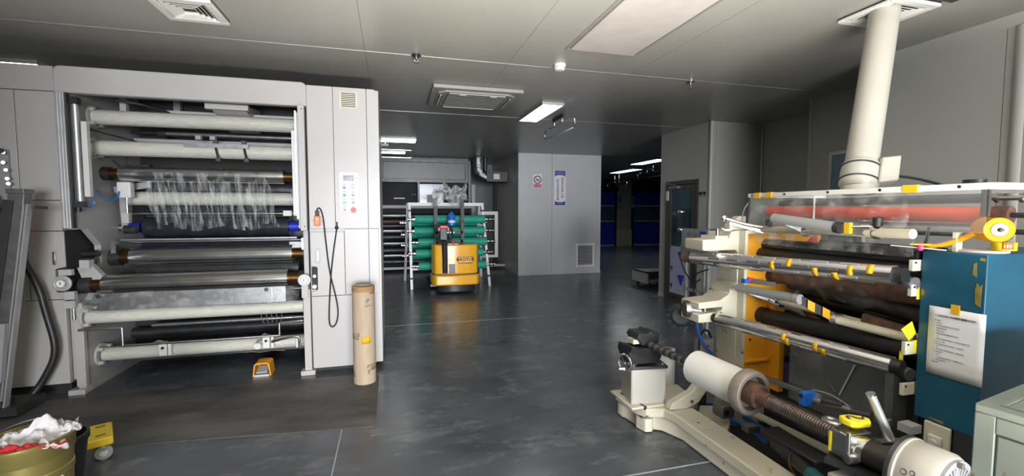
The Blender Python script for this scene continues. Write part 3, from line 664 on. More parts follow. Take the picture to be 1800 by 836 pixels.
# upper interior: beams, hood
B('cross_beam','press_white',(-2.1,-.84,5.10,5.16,2.53,2.57),pr); B('upper_void','dark_panel',(-2.5,-.84,5.5,5.55,2.45,2.74),pr)
B('beam_post','press_grey',(-2.42,-2.37,5.0,5.05,2.5,2.74),pr); B('beam_post','press_grey',(-2.15,-2.09,5.4,5.46,2.48,2.74),pr)
MB().prism([(4.85,2.60),(4.85,2.555),(5.35,2.42),(5.35,2.66)],'x',-1.62,-1.33).build('exhaust_hood','press_grey',pr); B('hood_rim','press_white',(-1.66,-1.30,4.80,4.85,2.55,2.60),pr)
B('cross_member','press_grey',(-2.6,-.85,5.60,5.68,2.30,2.36),pr)
for x in (-1.93,-1.80): B('hook_block','press_grey',(x,x+.05,5.3,5.35,2.33,2.37),pr)
MB().tube([(-2.4,4.9,2.6),(-2.2,4.95,2.585),(-1.9,5.3,2.5)],.012,8,2).build('cable','dark_steel',pr)
# front tray under the lowest chrome roller, wrapped in film
MB().prism([(4.60,.885),(4.625,.885),(4.625,.76),(4.86,.72),(4.86,.70),(4.60,.735)],'x',-2.46,-.98).build('ink_tray','brushed_steel',pr,bevel=.003)
MB().grid(40,8,lambda u,v:(-2.64+1.78*u, 4.585+.012*math.sin(40*u+3*v)+.01*math.sin(17*u*v+2), .715+.175*v+.006*math.sin(23*u))).build('tray_wrap','film_wrap',pr,label='clear film wrapped over the tray')
C('tray_clamp','dark_steel',(-1.14,4.60,.865),(-1.14,4.57,.865),.018,pr); B('tray_strap','brushed_steel',(-1.135,-1.10,4.585,4.60,.735,.885),pr); C('tray_clamp','dark_steel',(-2.44,4.60,.865),(-2.44,4.57,.865),.018,pr)
# handwheels
def handwheel(x,z,r,m):
    w = MB().torus((x,4.60,z),(0,1,0),r-.013,.013,28,8).build('handwheel',m,pr)
    MB().lathe((x,4.63,z),(x,4.57,z),[(0,.02),(.02,r-.012),(.03,r-.012),(.031,r*.5),(.05,r*.5),(.052,0)],28).build('wheel_dial',m,w)
    C('dial_face','paper',(x,4.581,z),(x,4.574,z),r*.42,w); B('dial_mark','ink',(x-.003,x+.003,4.572,4.575,z-.01,z+.015),w)
    C('wheel_shaft','brushed_steel',(x,4.62,z),(x,4.72,z),.02,w)
    return w
handwheel(-2.70,.985,.068,'press_grey'); handwheel(-.815,.935,.058,'plastic_white')
B('wheel_bracket','press_white',(-2.73,-2.64,4.61,4.65,1.05,1.10),pr); B('wheel_bracket','press_white',(-2.70,-2.63,4.61,4.66,.84,.91),pr,bevel=.003); B('wheel_bracket','press_white',(-2.62,-2.55,4.68,4.75,1.10,1.17),pr)
MB().prism([(-2.66,1.10),(-2.56,1.13),(-2.46,1.0),(-2.5,.95),(-2.62,.98)],'y',4.72,4.78).build('bearing_bracket','press_grey',pr)
B('wheel_bracket','press_white',(-.845,-.785,4.61,4.65,.76,.88),pr,bevel=.003); C('locking_knob','plastic_white',(-.728,4.655,.865),(-.728,4.61,.865),.02,pr); C('locking_knob','aluminium',(-.728,4.655,.965),(-.728,4.625,.965),.015,pr)
MB().cyl((-2.655,4.64,.66),(-2.655,4.64,.76),.012,10).build('adjuster','brushed_steel',pr); B('adjuster_block','press_white',(-2.71,-2.63,4.61,4.65,.765,.83),pr,bevel=.003)
# rods and clamps below
MB().tube([(-2.61,4.60,.575),(-2.30,4.60,.575),(-2.295,4.60,.57),(-2.295,4.60,.42),(-2.29,4.60,.415),(-1.05,4.60,.415),(-1.045,4.6,.42),(-1.045,4.6,.53),(-1.04,4.6,.535),(-.84,4.6,.545)],.011,10).build('foot_bar','brushed_steel',pr)
MB().cyl((-2.36,5.25,.44),(-.84,5.25,.44),.022,14).build('spline_shaft','dull_steel',pr); sp_=pr.children[-1]
for (x0,x1) in ((-2.15,-1.9),(-1.88,-1.6),(-1.3,-1.05)): C('shaft_sleeve','brushed_steel',(x0,5.25,.44),(x1,5.25,.44),.03,sp_)
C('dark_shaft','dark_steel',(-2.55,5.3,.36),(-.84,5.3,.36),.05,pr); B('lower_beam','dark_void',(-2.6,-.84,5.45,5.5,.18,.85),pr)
C('blue_air_tube','blue_hose',(-2.1,5.1,.60),(-1.66,5.1,.585),.018,pr,label='dark blue air shaft lying in the frame'); C('air_tube','brushed_steel',(-2.2,5.06,.635),(-1.66,5.06,.62),.018,pr)
for (x,dx) in ((-2.07,0),(-1.20,0)):
    k = B('bar_clamp','plastic_white',(x-.045,x+.02,4.79,4.83,.245,.375),pr,bevel=.004); B('clamp_plate','plastic_white',(x+.035,x+.06,4.78,4.84,.25,.36),k); C('clamp_screw','black',(x-.012,4.79,.32),(x-.012,4.782,.32),.013,k); MB().tube([(x,4.8,.37),(x,4.70,.41),(x,4.6,.415)],.012,8).build('clamp_hook','plastic_white',k)
C('sensor_eye','plastic_white',(-1.27,4.80,.30),(-1.27,4.72,.29),.032,pr)
MB().tube([(-1.14,4.7,.33),(-1.0,4.66,.37),(-.9,4.66,.38),(-.885,4.66,.36),(-.88,4.66,.26)],.011,8,1).build('stay_rod','brushed_steel',pr)
C('stop_bolt','plastic_white',(-.92,4.72,.255),(-.92,4.72,.345),.012,pr)
for k in range(5): MB().tube([(-1.30+.045*k,5.0,.62),(-1.31+.05*k,5.02,.52),(-1.29+.04*k,5.05,.44)],.003,6,1).build('thin_wire','ink_grey',pr)
MB().grid(10,3,lambda u,v:(-1.42+.36*u,4.83+.09*v,.205-.018*v+.006*math.sin(11*u))).build('drip_sheet','cardboard',pr,thick=.002,label='torn brown sheet under the lowest roller')
# film web on the upper chrome roller
def web(u,v):
    x=-2.30+1.10*u+.06*v; y=4.995+.18*v; z=1.965-.55*v
    return (x+.02*math.sin(9*v+4*u), y+.016*math.sin(38*u+5*v)+.012*math.sin(90*u-8*v)*v+.01*math.sin(23*u), z+.02*math.sin(15*u)*v)
MB().grid(90,24,web).build('film_web','film_sheet',pr,label='crumpled clear film hanging from the chrome roller')

# ------------------------------------------------------------------ things on and around the press
pc = root('pendant_switch','orange pendant switch hung on the white press cabinet by a black cord','switch',(-.68,4.62,1.50))
B('switch_body','orange_plastic',(-.715,-.66,4.595,4.628,1.455,1.55),pc,bevel=.008); B('switch_collar','black',(-.705,-.67,4.60,4.626,1.55,1.60),pc,bevel=.004); C('switch_lamp','paper',(-.688,4.596,1.52),(-.688,4.590,1.52),.008,pc); B('hook','orange_plastic',(-.727,-.65,4.60,4.625,1.495,1.515),pc)
MB().tube([(-.688,4.613,1.60),(-.685,4.613,1.62),(-.66,4.613,1.63),(-.635,4.613,1.55),(-.62,4.61,1.35),(-.59,4.605,1.0),(-.53,4.60,.74),(-.515,4.60,.58),(-.545,4.60,.47),(-.595,4.60,.46),(-.605,4.60,.56),(-.59,4.605,.80),(-.575,4.61,1.0),(-.55,4.613,1.2),(-.525,4.62,1.36),(-.515,4.625,1.44)],.0065,8,2).build('cord','black',pc)
MB().sphere((-.515,4.615,1.435),.018).build('cord_grommet','black',pc); MB().cyl((-.512,4.622,1.44),(-.51,4.60,1.49),.006,8).build('cord_hook','black',pc)

tb = root('cardboard_tube','tall brown cardboard core tube standing by the white press cabinet','tube',(-.262,4.30,0))
MB().ring((-.262,4.30,0),(-.262,4.30,.905),.100,.078,40).build('tube_body','cardboard',tb)
MB().ring((-.262,4.30,.86),(-.262,4.30,.907),.1012,.0995,40).build('rim_band','card_brown',tb)
def patch(name,m,a0,a1,z0,z1,r=.1012,c=(-.262,4.30),par=tb):
    MB().grid(6,1,lambda u,v:(c[0]+r*math.sin(a0+(a1-a0)*u),c[1]-r*math.cos(a0+(a1-a0)*u),z0+(z1-z0)*v)).build(name,m,par,thick=.001)
patch('tape_patch','tape_yellow',-.15,.6,.385,.45); patch('dark_patch','card_brown',.6,1.2,.84,.88); patch('dark_patch','card_brown',-1.3,-.8,.43,.48); patch('dark_patch','card_brown',.6,1.2,.13,.19); patch('dark_patch','card_brown',-1.3,-.9,.07,.12)
for (a,z,s) in ((.42,.78,'76'),(.42,.735,'(N)'),(-.5,.455,'E/D'),(.4,.17,'76'),(.4,.12,'x6')):
    text('marking',s,.042,'ink',(-.262+.1025*math.sin(a),4.30-.1025*math.cos(a),z),(.25*math.cos(a),.25*math.sin(a),1) if s!='(N)' else (math.cos(a),math.sin(a),.2),(-math.cos(a),-math.sin(a),.2),tb)

fp = root('foot_pedal','orange foot pedal switch with a hooded guard on the floor before the press','pedal',(-1.23,4.76,0))
def ped(x0,x1,zt): return [(x0,.0),(x0+.009,.0),(x0+.022,zt-.022),(x0+.038,zt-.010),(x1-.038,zt-.010),(x1-.022,zt-.022),(x1-.009,.0),(x1,.0),(x1-.014,zt-.015),(x1-.034,zt),(x0+.034,zt),(x0+.014,zt-.015)]
g_=MB().prism(ped(-1.315,-1.155,.128),'y',4.70,4.86).build('guard','frame_yellow',fp); B('guard_back','frame_yellow',(-1.298,-1.172,4.84,4.86,.0,.122),fp); B('base','aluminium',(-1.30,-1.17,4.69,4.83,.0,.018),fp)
MB().prism([(4.695,.028),(4.695,.042),(4.80,.08),(4.80,.066)],'x',-1.283,-1.187).build('treadle','panel_grey',fp,bevel=.003)
for k in range(4): MB().bar((-1.28,4.71+k*.022,.050+k*.0079),(-1.19,4.71+k*.022,.050+k*.0079),.006,.006).build('tread_rib','dull_steel',fp)

# leaning grey mast and services at the far left
mt = root('lift_mast','grey steel lifting mast leaning at the left edge of the frame','mast',(-2.93,4.25,0))
MB().bar((-2.965,4.28,.12),(-2.735,4.28,1.745),.10,.085,up=(0,1,0)).build('mast_channel','dull_steel',mt,bevel=.004)
MB().bar((-2.935,4.22,.72),(-2.775,4.22,1.68),.055,.01,up=(0,1,0)).build('mast_cover','dark_panel',mt)
for dx in (.055,.075): MB().bar((-2.975+dx,4.25,.06),(-2.742+dx,4.25,1.65),.012,.05,up=(0,1,0)).build('guide_strip','aluminium',mt)
B('mast_head','dull_steel',(-2.79,-2.68,4.22,4.33,1.73,1.765),mt,bevel=.003)
MB().bar((-2.73,4.27,1.63),(-2.575,4.27,1.622),.022,.022).build('stop_pin','dark_steel',mt)
MB().prism([(-3.0,.30),(-2.87,.30),(-2.82,.75),(-2.95,.75)],'y',4.18,4.22).build('lower_plate','panel_grey',mt); B('mast_foot','black_rubber',(-3.06,-2.90,4.15,4.35,0.0,.14),mt); B('base_leg','dark_steel',(-3.05,-2.80,4.2,4.5,.03,.09),mt)
for z in (.42,.62,.70): C('bolt','aluminium',(-2.90+.1*(z-.4),4.18,z),(-2.90+.1*(z-.4),4.17,z),.01,mt)
hs = tag(MB().tube([(-2.92,4.52,1.25),(-2.90,4.54,1.15),(-2.83,4.56,.95),(-2.80,4.56,.75),(-2.75,4.56,.50),(-2.76,4.56,.36),(-2.81,4.55,.24),(-2.86,4.54,.14),(-2.92,4.5,.04)],.026,12,2).build('drain_hose','black_rubber'),'thick black hose hanging down the white side panel behind the grey mast','hose')
pl = root('connector_plate','grey connector plate with cable glands on the white side panel at the far left','connector plate',(-3.10,4.63,1.95))
B('plate','panel_grey',(-3.25,-3.03,4.635,4.657,1.72,2.10),pl)
for (x,z) in ((-3.05,2.07),(-3.055,1.99),(-3.04,1.93),(-3.035,1.86),(-3.03,1.82)): MB().cyl((x,4.64,z),(x+.02,4.59,z),.014,12).cyl((x+.02,4.6,z),(x+.035,4.57,z),.011,12).build('cable_gland','brushed_steel',pl)
MB().tube([(-3.02,4.58,2.07),(-3.05,4.56,2.10),(-3.10,4.57,2.06),(-3.12,4.6,1.9),(-3.10,4.58,1.75),(-3.05,4.56,1.55),(-3.02,4.54,1.35)],.015,10,2).build('cable','black',pl)
MB().tube([(-3.03,4.6,2.08),(-3.1,4.58,2.06),(-3.16,4.6,1.95)],.009,8,2).build('cable','tape_yellow',pl)
rbx = root('red_box','red box with pale lettering at the left edge behind the mast','box',(-3.10,4.5,1.42))
B('box_body','red',(-3.35,-2.99,4.50,4.62,1.33,1.54),rbx,bevel=.01); text('lettering','S',.15,'paper',(-3.035,4.497,1.39),(1,0,0),(0,0,1),rbx,bold=.006)
MB().prism([(-3.35,1.54),(-2.99,1.54),(-2.99,1.70),(-3.02,1.72),(-3.05,1.58),(-3.35,1.58)],'y',4.56,4.6).build('holder','panel_grey',rbx)
# ================================================================== FAR END: LAMINATOR, ROLL RACK, STACKER, DUCT
lm = root('laminating_machine','dark laminating machine with rows of rollers at the far end of the aisle','machine',(.9,12.3,0))
B('top_panel','machine_grey',(-.19,1.93,11.88,11.93,2.42,2.86),lm,bevel=.01)
for bx in ((-.30,1.99,11.86,11.90,2.86,2.93),(-.30,1.99,11.86,11.90,2.34,2.42),(-.30,-.19,11.86,11.90,2.42,2.86),(1.93,1.99,11.86,11.90,2.42,2.86)): B('panel_frame','dark_steel',bx,lm)
for x in (.12,.85,1.5): C('bolt','black',(x,11.88,2.43),(x,11.865,2.43),.018,lm,10)
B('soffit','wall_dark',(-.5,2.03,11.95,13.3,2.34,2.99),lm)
B('upright','machine_grey',(-.36,-.25,11.8,12.6,0,2.34),lm); B('upright','machine_grey',(2.02,2.08,11.9,12.6,1.7,2.93),lm); B('upright','panel_grey',(2.10,2.2,11.9,12.6,0,2.30),lm)
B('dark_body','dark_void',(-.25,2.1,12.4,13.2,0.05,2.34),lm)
B('cross_rail','panel_grey',(-.36,2.1,11.78,11.84,1.66,1.74),lm); B('cross_rail','wall_panel',(-.4,3.0,11.78,11.84,.08,.14),lm)
B('glass_screen','window_pane',(.72,1.35,11.95,11.98,1.76,2.30),lm); B('screen_post','panel_grey',(.68,.73,11.9,11.98,1.74,2.34),lm); B('glare_plate','panel_grey',(.92,1.18,11.94,11.95,1.76,2.02),lm)
for k,z in enumerate((1.45,1.20,1.05,.90,.72,.55,.40,.25)):
    o = C('roller','dark_steel' if k%2 else 'black_roller',(-.25,12.1,z),(2.08,12.1,z),.075,lm,16)
    if k in (0,2,4,6): C('roller_shaft','brushed_steel',(-.2,12.0,z+.03),(.45,12.0,z+.03),.022,lm,12)
C('warm_roller','rusty_steel',(-.24,11.98,1.31),(2.05,11.98,1.31),.05,lm,14)
for (z,s) in ((2.12,.05),(1.92,.05),(1.15,.08),(.9,.1),(.5,.09),(1.38,.06)):
    C('bearing_block','aluminium',(-.30,11.80,z),(-.30,11.72,z),s*.7,lm,14)
for x in (.55,.62): C('indicator_lamp','led_off',(x,11.95,2.02),(x,11.94,2.02),.013,lm,8)
B('reflector','plastic_white',(.08,.36,12.38,12.4,1.92,1.95),lm)
mn = root('white_bracket_frame','white square steel bracket standing on the floor right of the green rolls','bracket',(2.35,10.6,0))
for bx in ((2.12,2.52,10.58,10.64,1.50,1.58),(2.44,2.52,10.58,10.64,.52,1.50),(2.12,2.52,10.58,10.64,.46,.52),(2.06,2.12,10.58,10.64,0,1.58)): B('tube_bar','plastic_white',bx,mn)
fd = root('foil_duct','crumpled foil air duct bending down from the ceiling left of the grey column','duct',(2.5,11.5,2.38))
MB().tube([(2.22,11.55,2.99),(2.22,11.55,2.78),(2.25,11.55,2.62),(2.36,11.55,2.50),(2.52,11.55,2.46),(2.98,11.55,2.46)],.14,16,2).build('duct_hose','foil',fd)
MB().box(2.42,2.98,11.40,11.42,2.36,2.62).build('duct_board','dark_panel',fd); B('paper_label','paper',(2.60,2.76,11.385,11.40,2.42,2.56),fd)
MB().cyl((2.42,11.6,2.62),(2.42,11.6,2.99),.05,12).build('drop_pipe','dark_steel',fd)
for x in (2.15,2.3): C('strap_rod','brushed_steel',(x,11.42,2.55),(x,11.42,2.99),.008,fd,8)
cpn = root('electrical_cable_bundle','dark cables hanging down the back wall left of the grey column','cable',(2.75,11.9,0))
for k in range(4): MB().tube([(2.72+.03*k,11.9,2.36),(2.70+.035*k,11.92,1.6),(2.74+.02*k,11.88,.8),(2.72+.03*k,11.9,.0)],.012,8,2).build('cable','black',cpn)

rk = root('roll_rack','white A-frame rack carrying rows of green rolls','rack',(1.15,9.7,0))
for (xt,xb) in ((.36,.38),(1.87,2.0)):
    MB().bar((xt,9.32,1.74),(xb,9.18,0),.05,.05).build('leg','plastic_white',rk)
    MB().bar((xt-.03,9.42,1.74),(xb-.10,10.4,0),.05,.05).build('leg','plastic_white',rk)
    for z in (1.60,.22): B('leg_sleeve','black',(xt+(xb-xt)*(1.74-z)/1.74-.032,xt+(xb-xt)*(1.74-z)/1.74+.032,9.15+.08*z,9.21+.09*z,z-.02,z+.02),rk)
B('top_bar','plastic_white',(.33,1.90,9.30,9.36,1.70,1.765),rk); B('tie_bar','plastic_white',(.36,1.97,9.40,9.44,.36,.40),rk)
_first = None
def green_roll(x0,x1,y,z,lab):
    t = root('green_roll',lab,'roll',((x0+x1)/2,y,z),'green rolls on the white rack')
    C('sleeve','green_foam',(x0,y,z),(x1,y,z),.088,t,24)
    for (a,b) in ((x0,x0-.14),(x1,x1+.2)):
        C('shaft','chrome',(a,y,z),(b,y,z),.030,t,14); C('shaft_collar','dark_steel',(a+(b-a)*.35,y,z),(a+(b-a)*.5,y,z),.042,t,14); C('shaft_collar','dark_steel',(a+(b-a)*.75,y,z),(a+(b-a)*.88,y,z),.040,t,14)
    return t
for k,(x0,x1,z,n) in enumerate(((.46,1.90,1.42,'top'),(.45,1.89,1.185,'second highest'),(.52,1.93,.955,'middle'),(.47,1.86,.73,'second lowest'),(.52,1.91,.47,'lowest'))):
    green_roll(x0,x1,9.22-.015*k,z,'%s green roll in the front row of the white rack'%n)
for k,(x0,x1,z,n) in enumerate(((.32,1.85,1.34,'top'),(.34,1.84,1.08,'second'),(.34,1.83,.84,'third'),(.36,1.85,.60,'bottom'))):
    green_roll(x0,x1,9.72+.12*k,z,'%s green roll in the rear row, half hidden behind the front rolls'%n)

tk = root('pallet_stacker','yellow electric pedestrian stacker with a black mast parked before the green rolls','stacker',(1.2,8.7,0))
body=[(.755,8.62),(.80,8.52),(.95,8.48),(1.2,8.465),(1.45,8.48),(1.60,8.52),(1.645,8.62),(1.645,8.95),(.755,8.95)]
MB().prism(body,'z',.38,.945).build('body_cover','truck_yellow',tk,bevel=.02)
MB().prism([(.735,8.55),(.80,8.44),(1.2,8.40),(1.60,8.44),(1.67,8.55),(1.67,8.98),(.735,8.98)],'z',.17,.365).build('bumper_cover','truck_yellow',tk,bevel=.025)
B('seam','black',(.76,1.64,8.49,8.94,.362,.383),tk); MB().prism([(.85,8.56),(.95,8.47),(1.2,8.44),(1.45,8.47),(1.58,8.56),(1.58,8.9),(.85,8.9)],'z',.03,.18).build('chassis_skirt','motor_dark',tk,bevel=.02)
for x in (.98,1.4): C('drive_wheel','black_rubber',(x-.04,8.6,.075),(x+.04,8.6,.075),.075,tk)
B('tiller_slot','black',(.93,1.03,8.455,8.49,.40,.945),tk); B('side_recess','dark_steel',(1.05,1.17,8.462,8.47,.40,.58),tk)
MB().tube([(.97,8.44,.42),(.965,8.40,.75),(.95,8.36,1.05),(.93,8.30,1.25)],.045,10,1).build('tiller_arm','black',tk)
hd = B('tiller_head','motor_dark',(.86,1.0,8.24,8.34,1.05,1.28),tk,bevel=.015)
MB().torus((.93,8.27,1.17),(0,1,0),.165,.02,28,8).build('handle_loop','black',tk); B('head_cap','red',(.86,1.01,8.22,8.34,1.27,1.33),hd,bevel=.012)
for x in (.845,1.015): B('thumb_paddle','red',(x-.015,x+.015,8.22,8.3,1.23,1.29),hd)
for x in (.86,1.40): 
    B('mast_post','black',(x-.035,x+.035,9.0,9.08,.1,2.02),tk)
C('lift_cylinder','dark_steel',(1.15,9.04,.3),(1.15,9.04,1.38),.03,tk)
for z in (1.16,.98): B('mast_tie','black',(.86,1.40,9.0,9.04,z-.03,z+.03),tk)
B('mast_top','black',(.83,1.43,9.0,9.08,1.96,2.02),tk); MB().box(.75,.92,9.1,10.2,.05,.10).box(1.48,1.65,9.1,10.2,.05,.10).build('fork','dark_steel',tk)
C('key_stop','red',(1.15,8.62,.945),(1.15,8.62,.99),.03,tk,14); B('gauge','panel_grey',(1.05,1.25,8.6,8.7,.943,.965),tk)
for k in range(3): C('bolt','aluminium',(1.1+.06*k,8.99,1.16),(1.1+.06*k,8.98,1.16),.013,tk,10)
lb = B('name_plate','black',(1.22,1.515,8.462,8.468,.60,.715),tk); B('plate_face','truck_yellow',(1.228,1.507,8.459,8.463,.608,.707),lb); text('lettering','BAOYUE',.088,'ink',(1.365,8.457,.662),(1,0,0),(0,0,1),lb,bold=.003)
MB().bar((1.23,8.462,.585),(1.5,8.462,.585),.004,.008).build('plate_line','ink',lb)
MB().tube([(1.3,8.99,1.42),(1.35,8.97,1.40),(1.45,8.96,1.36)],.006,6,1).build('thin_lever','brushed_steel',tk)
can = root('blue_bottle','blue bottle hanging on the stacker mast','bottle',(1.16,8.86,1.31))
MB().lathe((1.16,8.86,1.30),(1.16,8.86,1.57),[(0,.06),(.01,.072),(.21,.072),(.24,.05),(.25,.03),(.27,.03)],20).build('bottle_body','sensor_blue',can); MB().lathe((1.16,8.86,1.36),(1.16,8.86,1.48),[(0,.0725),(.0,.0735),(.05,.0735),(.05,.0725)],20).build('label_band','paper',can)
bag = MB().grid(36,16,lambda u,v:(.80+.68*u+.02*math.sin(9*v),8.95-.05*math.sin(math.pi*u)+.05*math.sin(13*u+7*v),2.09-.34*v-.05*math.sin(11*u+1)*(.4+v)+.05*math.cos(19*u)*(1-v)))
bag.tube([(1.10,8.9,2.06),(1.13,8.86,2.0),(1.16,8.9,1.85),(1.22,8.9,1.80)],.035,8,2)
tag(bag.build('plastic_bag','plastic_bag',thick=.002),'crumpled clear plastic bag draped over the stacker mast top','bag')
# ================================================================== FILM SLITTING MACHINE (right)
sl = root('film_slitting_machine','cream and yellow film slitting machine with a teal end cover and long rollers','machine',(2.8,2.1,0))
# far side frame: cream casting with cradle arms, yellow inner webs
out=[(2.42,.0),(2.42,.76),(2.37,.80),(2.10,.80),(2.10,.86),(2.30,.875),(2.30,.905),(2.10,.90),(2.10,.945),(2.28,.955),(2.36,1.0),(2.36,1.05),(2.42,1.07),(2.42,1.20),(2.33,1.21),(2.33,1.235),(2.42,1.25),(2.42,1.30),(2.40,1.315),(2.13,1.315),(2.12,1.33),(2.12,1.395),(2.34,1.40),(2.36,1.45),(2.44,1.46),(3.15,1.46),(3.15,.0)]
MB().prism(out,'y',2.66,2.86).build('side_frame','cream',sl,bevel=.006)
for bx in ((2.425,3.15,2.60,2.66,1.435,1.46),(2.425,2.45,2.60,2.66,.80,1.44),(2.425,3.15,2.60,2.66,.725,.79),(2.425,2.45,2.60,2.66,.30,.73)): B('frame_rib','cream',bx,sl,bevel=.003)
B('frame_web','frame_yellow',(2.45,3.15,2.635,2.66,.79,1.435),sl,label='yellow painted inner web')
B('frame_web','frame_yellow',(2.45,2.66,2.60,2.66,.30,.725),sl,label='yellow painted inner web'); B('web_rib','frame_yellow',(2.45,2.66,2.575,2.60,.505,.525),sl,bevel=.004); B('web_rib','frame_yellow',(2.655,2.70,2.50,2.66,.30,.73),sl,bevel=.004); B('web_rib','frame_yellow',(2.70,3.15,2.57,2.66,.66,.72),sl)
MB().prism([(2.80,1.20),(3.10,1.435),(3.10,1.10)],'y',2.62,2.634).build('orange_patch','orange_roller',sl)
C('small_bolt','black',(2.49,2.60,.67),(2.49,2.595,.67),.008,sl,10)
MB().prism([(2.36,1.46),(2.36,1.50),(2.44,1.56),(2.50,1.56),(2.50,1.46)],'y',2.68,2.74).build('cradle_post','cream',sl,bevel=.004)
B('cradle_lug','cream',(2.24,2.38,2.68,2.84,1.395,1.42),sl,bevel=.003)
for (x,z) in ((2.27,1.43),(2.18,.90)): MB().cyl((x,2.70,z-.03),(x,2.70,z+.04),.012,10).build('cradle_bolt','brushed_steel',sl)
# near side frame, teal end cover and cradles
MB().prism([(2.55,0),(2.55,1.40),(3.2,1.40),(3.2,0)],'y',1.42,1.56).build('side_frame','dark_panel',sl,bevel=.004)
B('frame_column','dull_steel',(2.42,2.52,1.60,1.64,.36,.80),sl); B('inner_sheet','dark_panel',(2.54,3.2,1.56,1.58,.05,1.40),sl)
cv = B('end_cover','teal',(2.50,3.25,1.31,1.557,.585,1.408),sl,bevel=.004,label='teal painted end cover')
for (c,pts) in (((1.335,1.225),[(-.01,-.05),(.008,-.04),(.012,.02),(.006,.055),(-.004,.04),(-.012,.05)]),((1.35,1.335),[(-.006,-.03),(.009,-.02),(.006,.03),(-.004,.035)]),((1.325,1.385),[(-.008,-.008),(.012,-.004),(.008,.008),(-.006,.006)]),((1.545,1.20),[(-.006,-.012),(.008,-.01),(.006,.02),(-.006,.014)]),((1.46,.60),[(-.03,-.005),(.03,-.003),(.028,.006),(-.026,.005)])):
    MB().prism([(c[0]+a,c[1]+b) for a,b in pts],'x',2.4985,2.5005).build('tape_residue','tape_residue',cv,label='mustard tape residue')
for (x0,z0,z1) in ((2.44,1.305,1.36),(2.44,1.18,1.24),(2.42,.89,.955),(2.42,.685,.745)):
    B('cradle_block','beige',(x0+.01,2.535,1.562,1.582,z0,z1),sl,bevel=.003); C('block_bolt','black',(x0+.025,1.562,z1-.013),(x0+.025,1.558,z1-.013),.005,sl,8)
B('socket_plate','beige',(2.49,2.505,1.40,1.505,.38,.584),sl,bevel=.004)
MB().box(2.475,2.49,1.425,1.48,.47,.53).cyl((2.475,1.45,.50),(2.465,1.45,.50),.016,14).build('socket','plastic_white',sl,bevel=.004)
B('tie_beam','dark_panel',(2.75,2.85,1.56,2.66,.04,.12),sl); B('tie_beam','panel_grey',(3.1,3.15,1.56,2.66,.9,1.1),sl)
B('rear_void','dark_void',(3.14,3.18,1.56,2.64,.05,1.38),sl)
# rewind shafts: slotted chrome
def rewind(p,q,r,tapes,name='rewind_shaft'):
    o = C(name,'chrome',p,q,r,sl,28); P=Vector(p); Q=Vector(q); d=(Q-P).normalized(); n=Vector((-1,0,0)); u=Vector((0,0,1)); L=(Q-P).length
    k=0; t=.12
    while t < L-.15:
        for a in (35,80,125,170):
            an=math.radians(a); e=(n*math.sin(an)+u*math.cos(an)); e=(e-d*e.dot(d)).normalized()
            t0=t+(.06 if a in (80,170) else 0)
            MB().obox(P+d*(t0+.05)+e*(r-.001),d,d.cross(e),e,.045,.006,.0035).build('key_strip','aluminium' if a in (35,125) else 'dull_steel',o)
        t+=.155
    for tt,a in tapes:
        an=math.radians(a); c=P+d*(tt*L)
        def fn(x,y,c=c,an=an):
            b=an+(x-.5)*1.0; e=(n*math.sin(b)+u*math.cos(b)); e=(e-d*e.dot(d)).normalized(); return c+d*((y-.5)*.028)+e*(r+.0045)
        MB().grid(5,1,fn).build('tape_patch','tape_yellow',o,thick=.001)
    return o,d
o,d = rewind((2.215,2.88,1.245),(2.395,1.60,1.283),.049,((.52,90),(.60,60),(.72,110),(.80,130),(.86,80),(.93,60)))
C('shaft_end','rusty_steel',Vector((2.215,2.88,1.245))-d*.09,(2.215,2.88,1.245),.043,o); C('shaft_neck','black',(2.395,1.60,1.283),Vector((2.395,1.60,1.283))+d*.04,.040,o); C('end_knuckle','dull_steel',(2.475,1.60,1.245),(2.470,1.562,1.243),.032,o)
o,d = rewind((2.235,2.62,.832),(2.425,1.61,.822),.045,((.48,80),(.50,110),(.66,90),(.70,115)))
C('shaft_end','dark_cap',Vector((2.235,2.62,.832))-d*.12,(2.235,2.62,.832),.028,o); C('shaft_neck','black',(2.425,1.61,.822),Vector((2.425,1.61,.822))+d*.04,.038,o); C('end_knuckle','dull_steel',(2.48,1.60,.79),(2.475,1.562,.785),.032,o)
MB().cyl((2.10,2.77,.88),(2.21,2.75,.86),.045,18).cyl((2.07,2.78,.88),(2.10,2.77,.88),.06,18).build('shaft_coupling','brushed_steel',sl)
for k in range(3): C('coupling_bolt','chrome',(2.17,2.72,.835+.02*k),(2.19,2.70,.835+.02*k),.008,sl,8)
dm = MB().lathe((2.19,2.98,.79),(2.10,2.86,.80),[(0,.06),(.01,.085),(.11,.085),(.13,.06)],24).build('drive_motor','motor_dark',sl)
for k in range(12):
    a=k*math.pi/6; c=Vector((2.145,2.92,.795)); d_=Vector((-.09,-.12,.01)).normalized(); x_=d_.cross(Vector((0,0,1))).normalized(); y_=x_.cross(d_)
    e=x_*math.cos(a)+y_*math.sin(a); MB().obox(c+e*.09,d_,e.cross(d_),e,.05,.004,.010).build('cooling_fin','motor_dark',dm)
hwl = MB().torus((2.66,3.0,1.02),(.9,-.5,0),.065,.009,28,8).build('handwheel','chrome',sl); MB().cyl((2.66,3.0,1.02),(2.72,2.86,1.04),.012,12).build('wheel_shaft','brushed_steel',hwl)
for k in range(3):
    a=k*2.09; MB().bar((2.66,3.0,1.02),(2.66-.03*math.cos(a),3.0-.055*math.cos(a),1.02+.062*math.sin(a)),.008,.008).build('spoke','chrome',hwl)
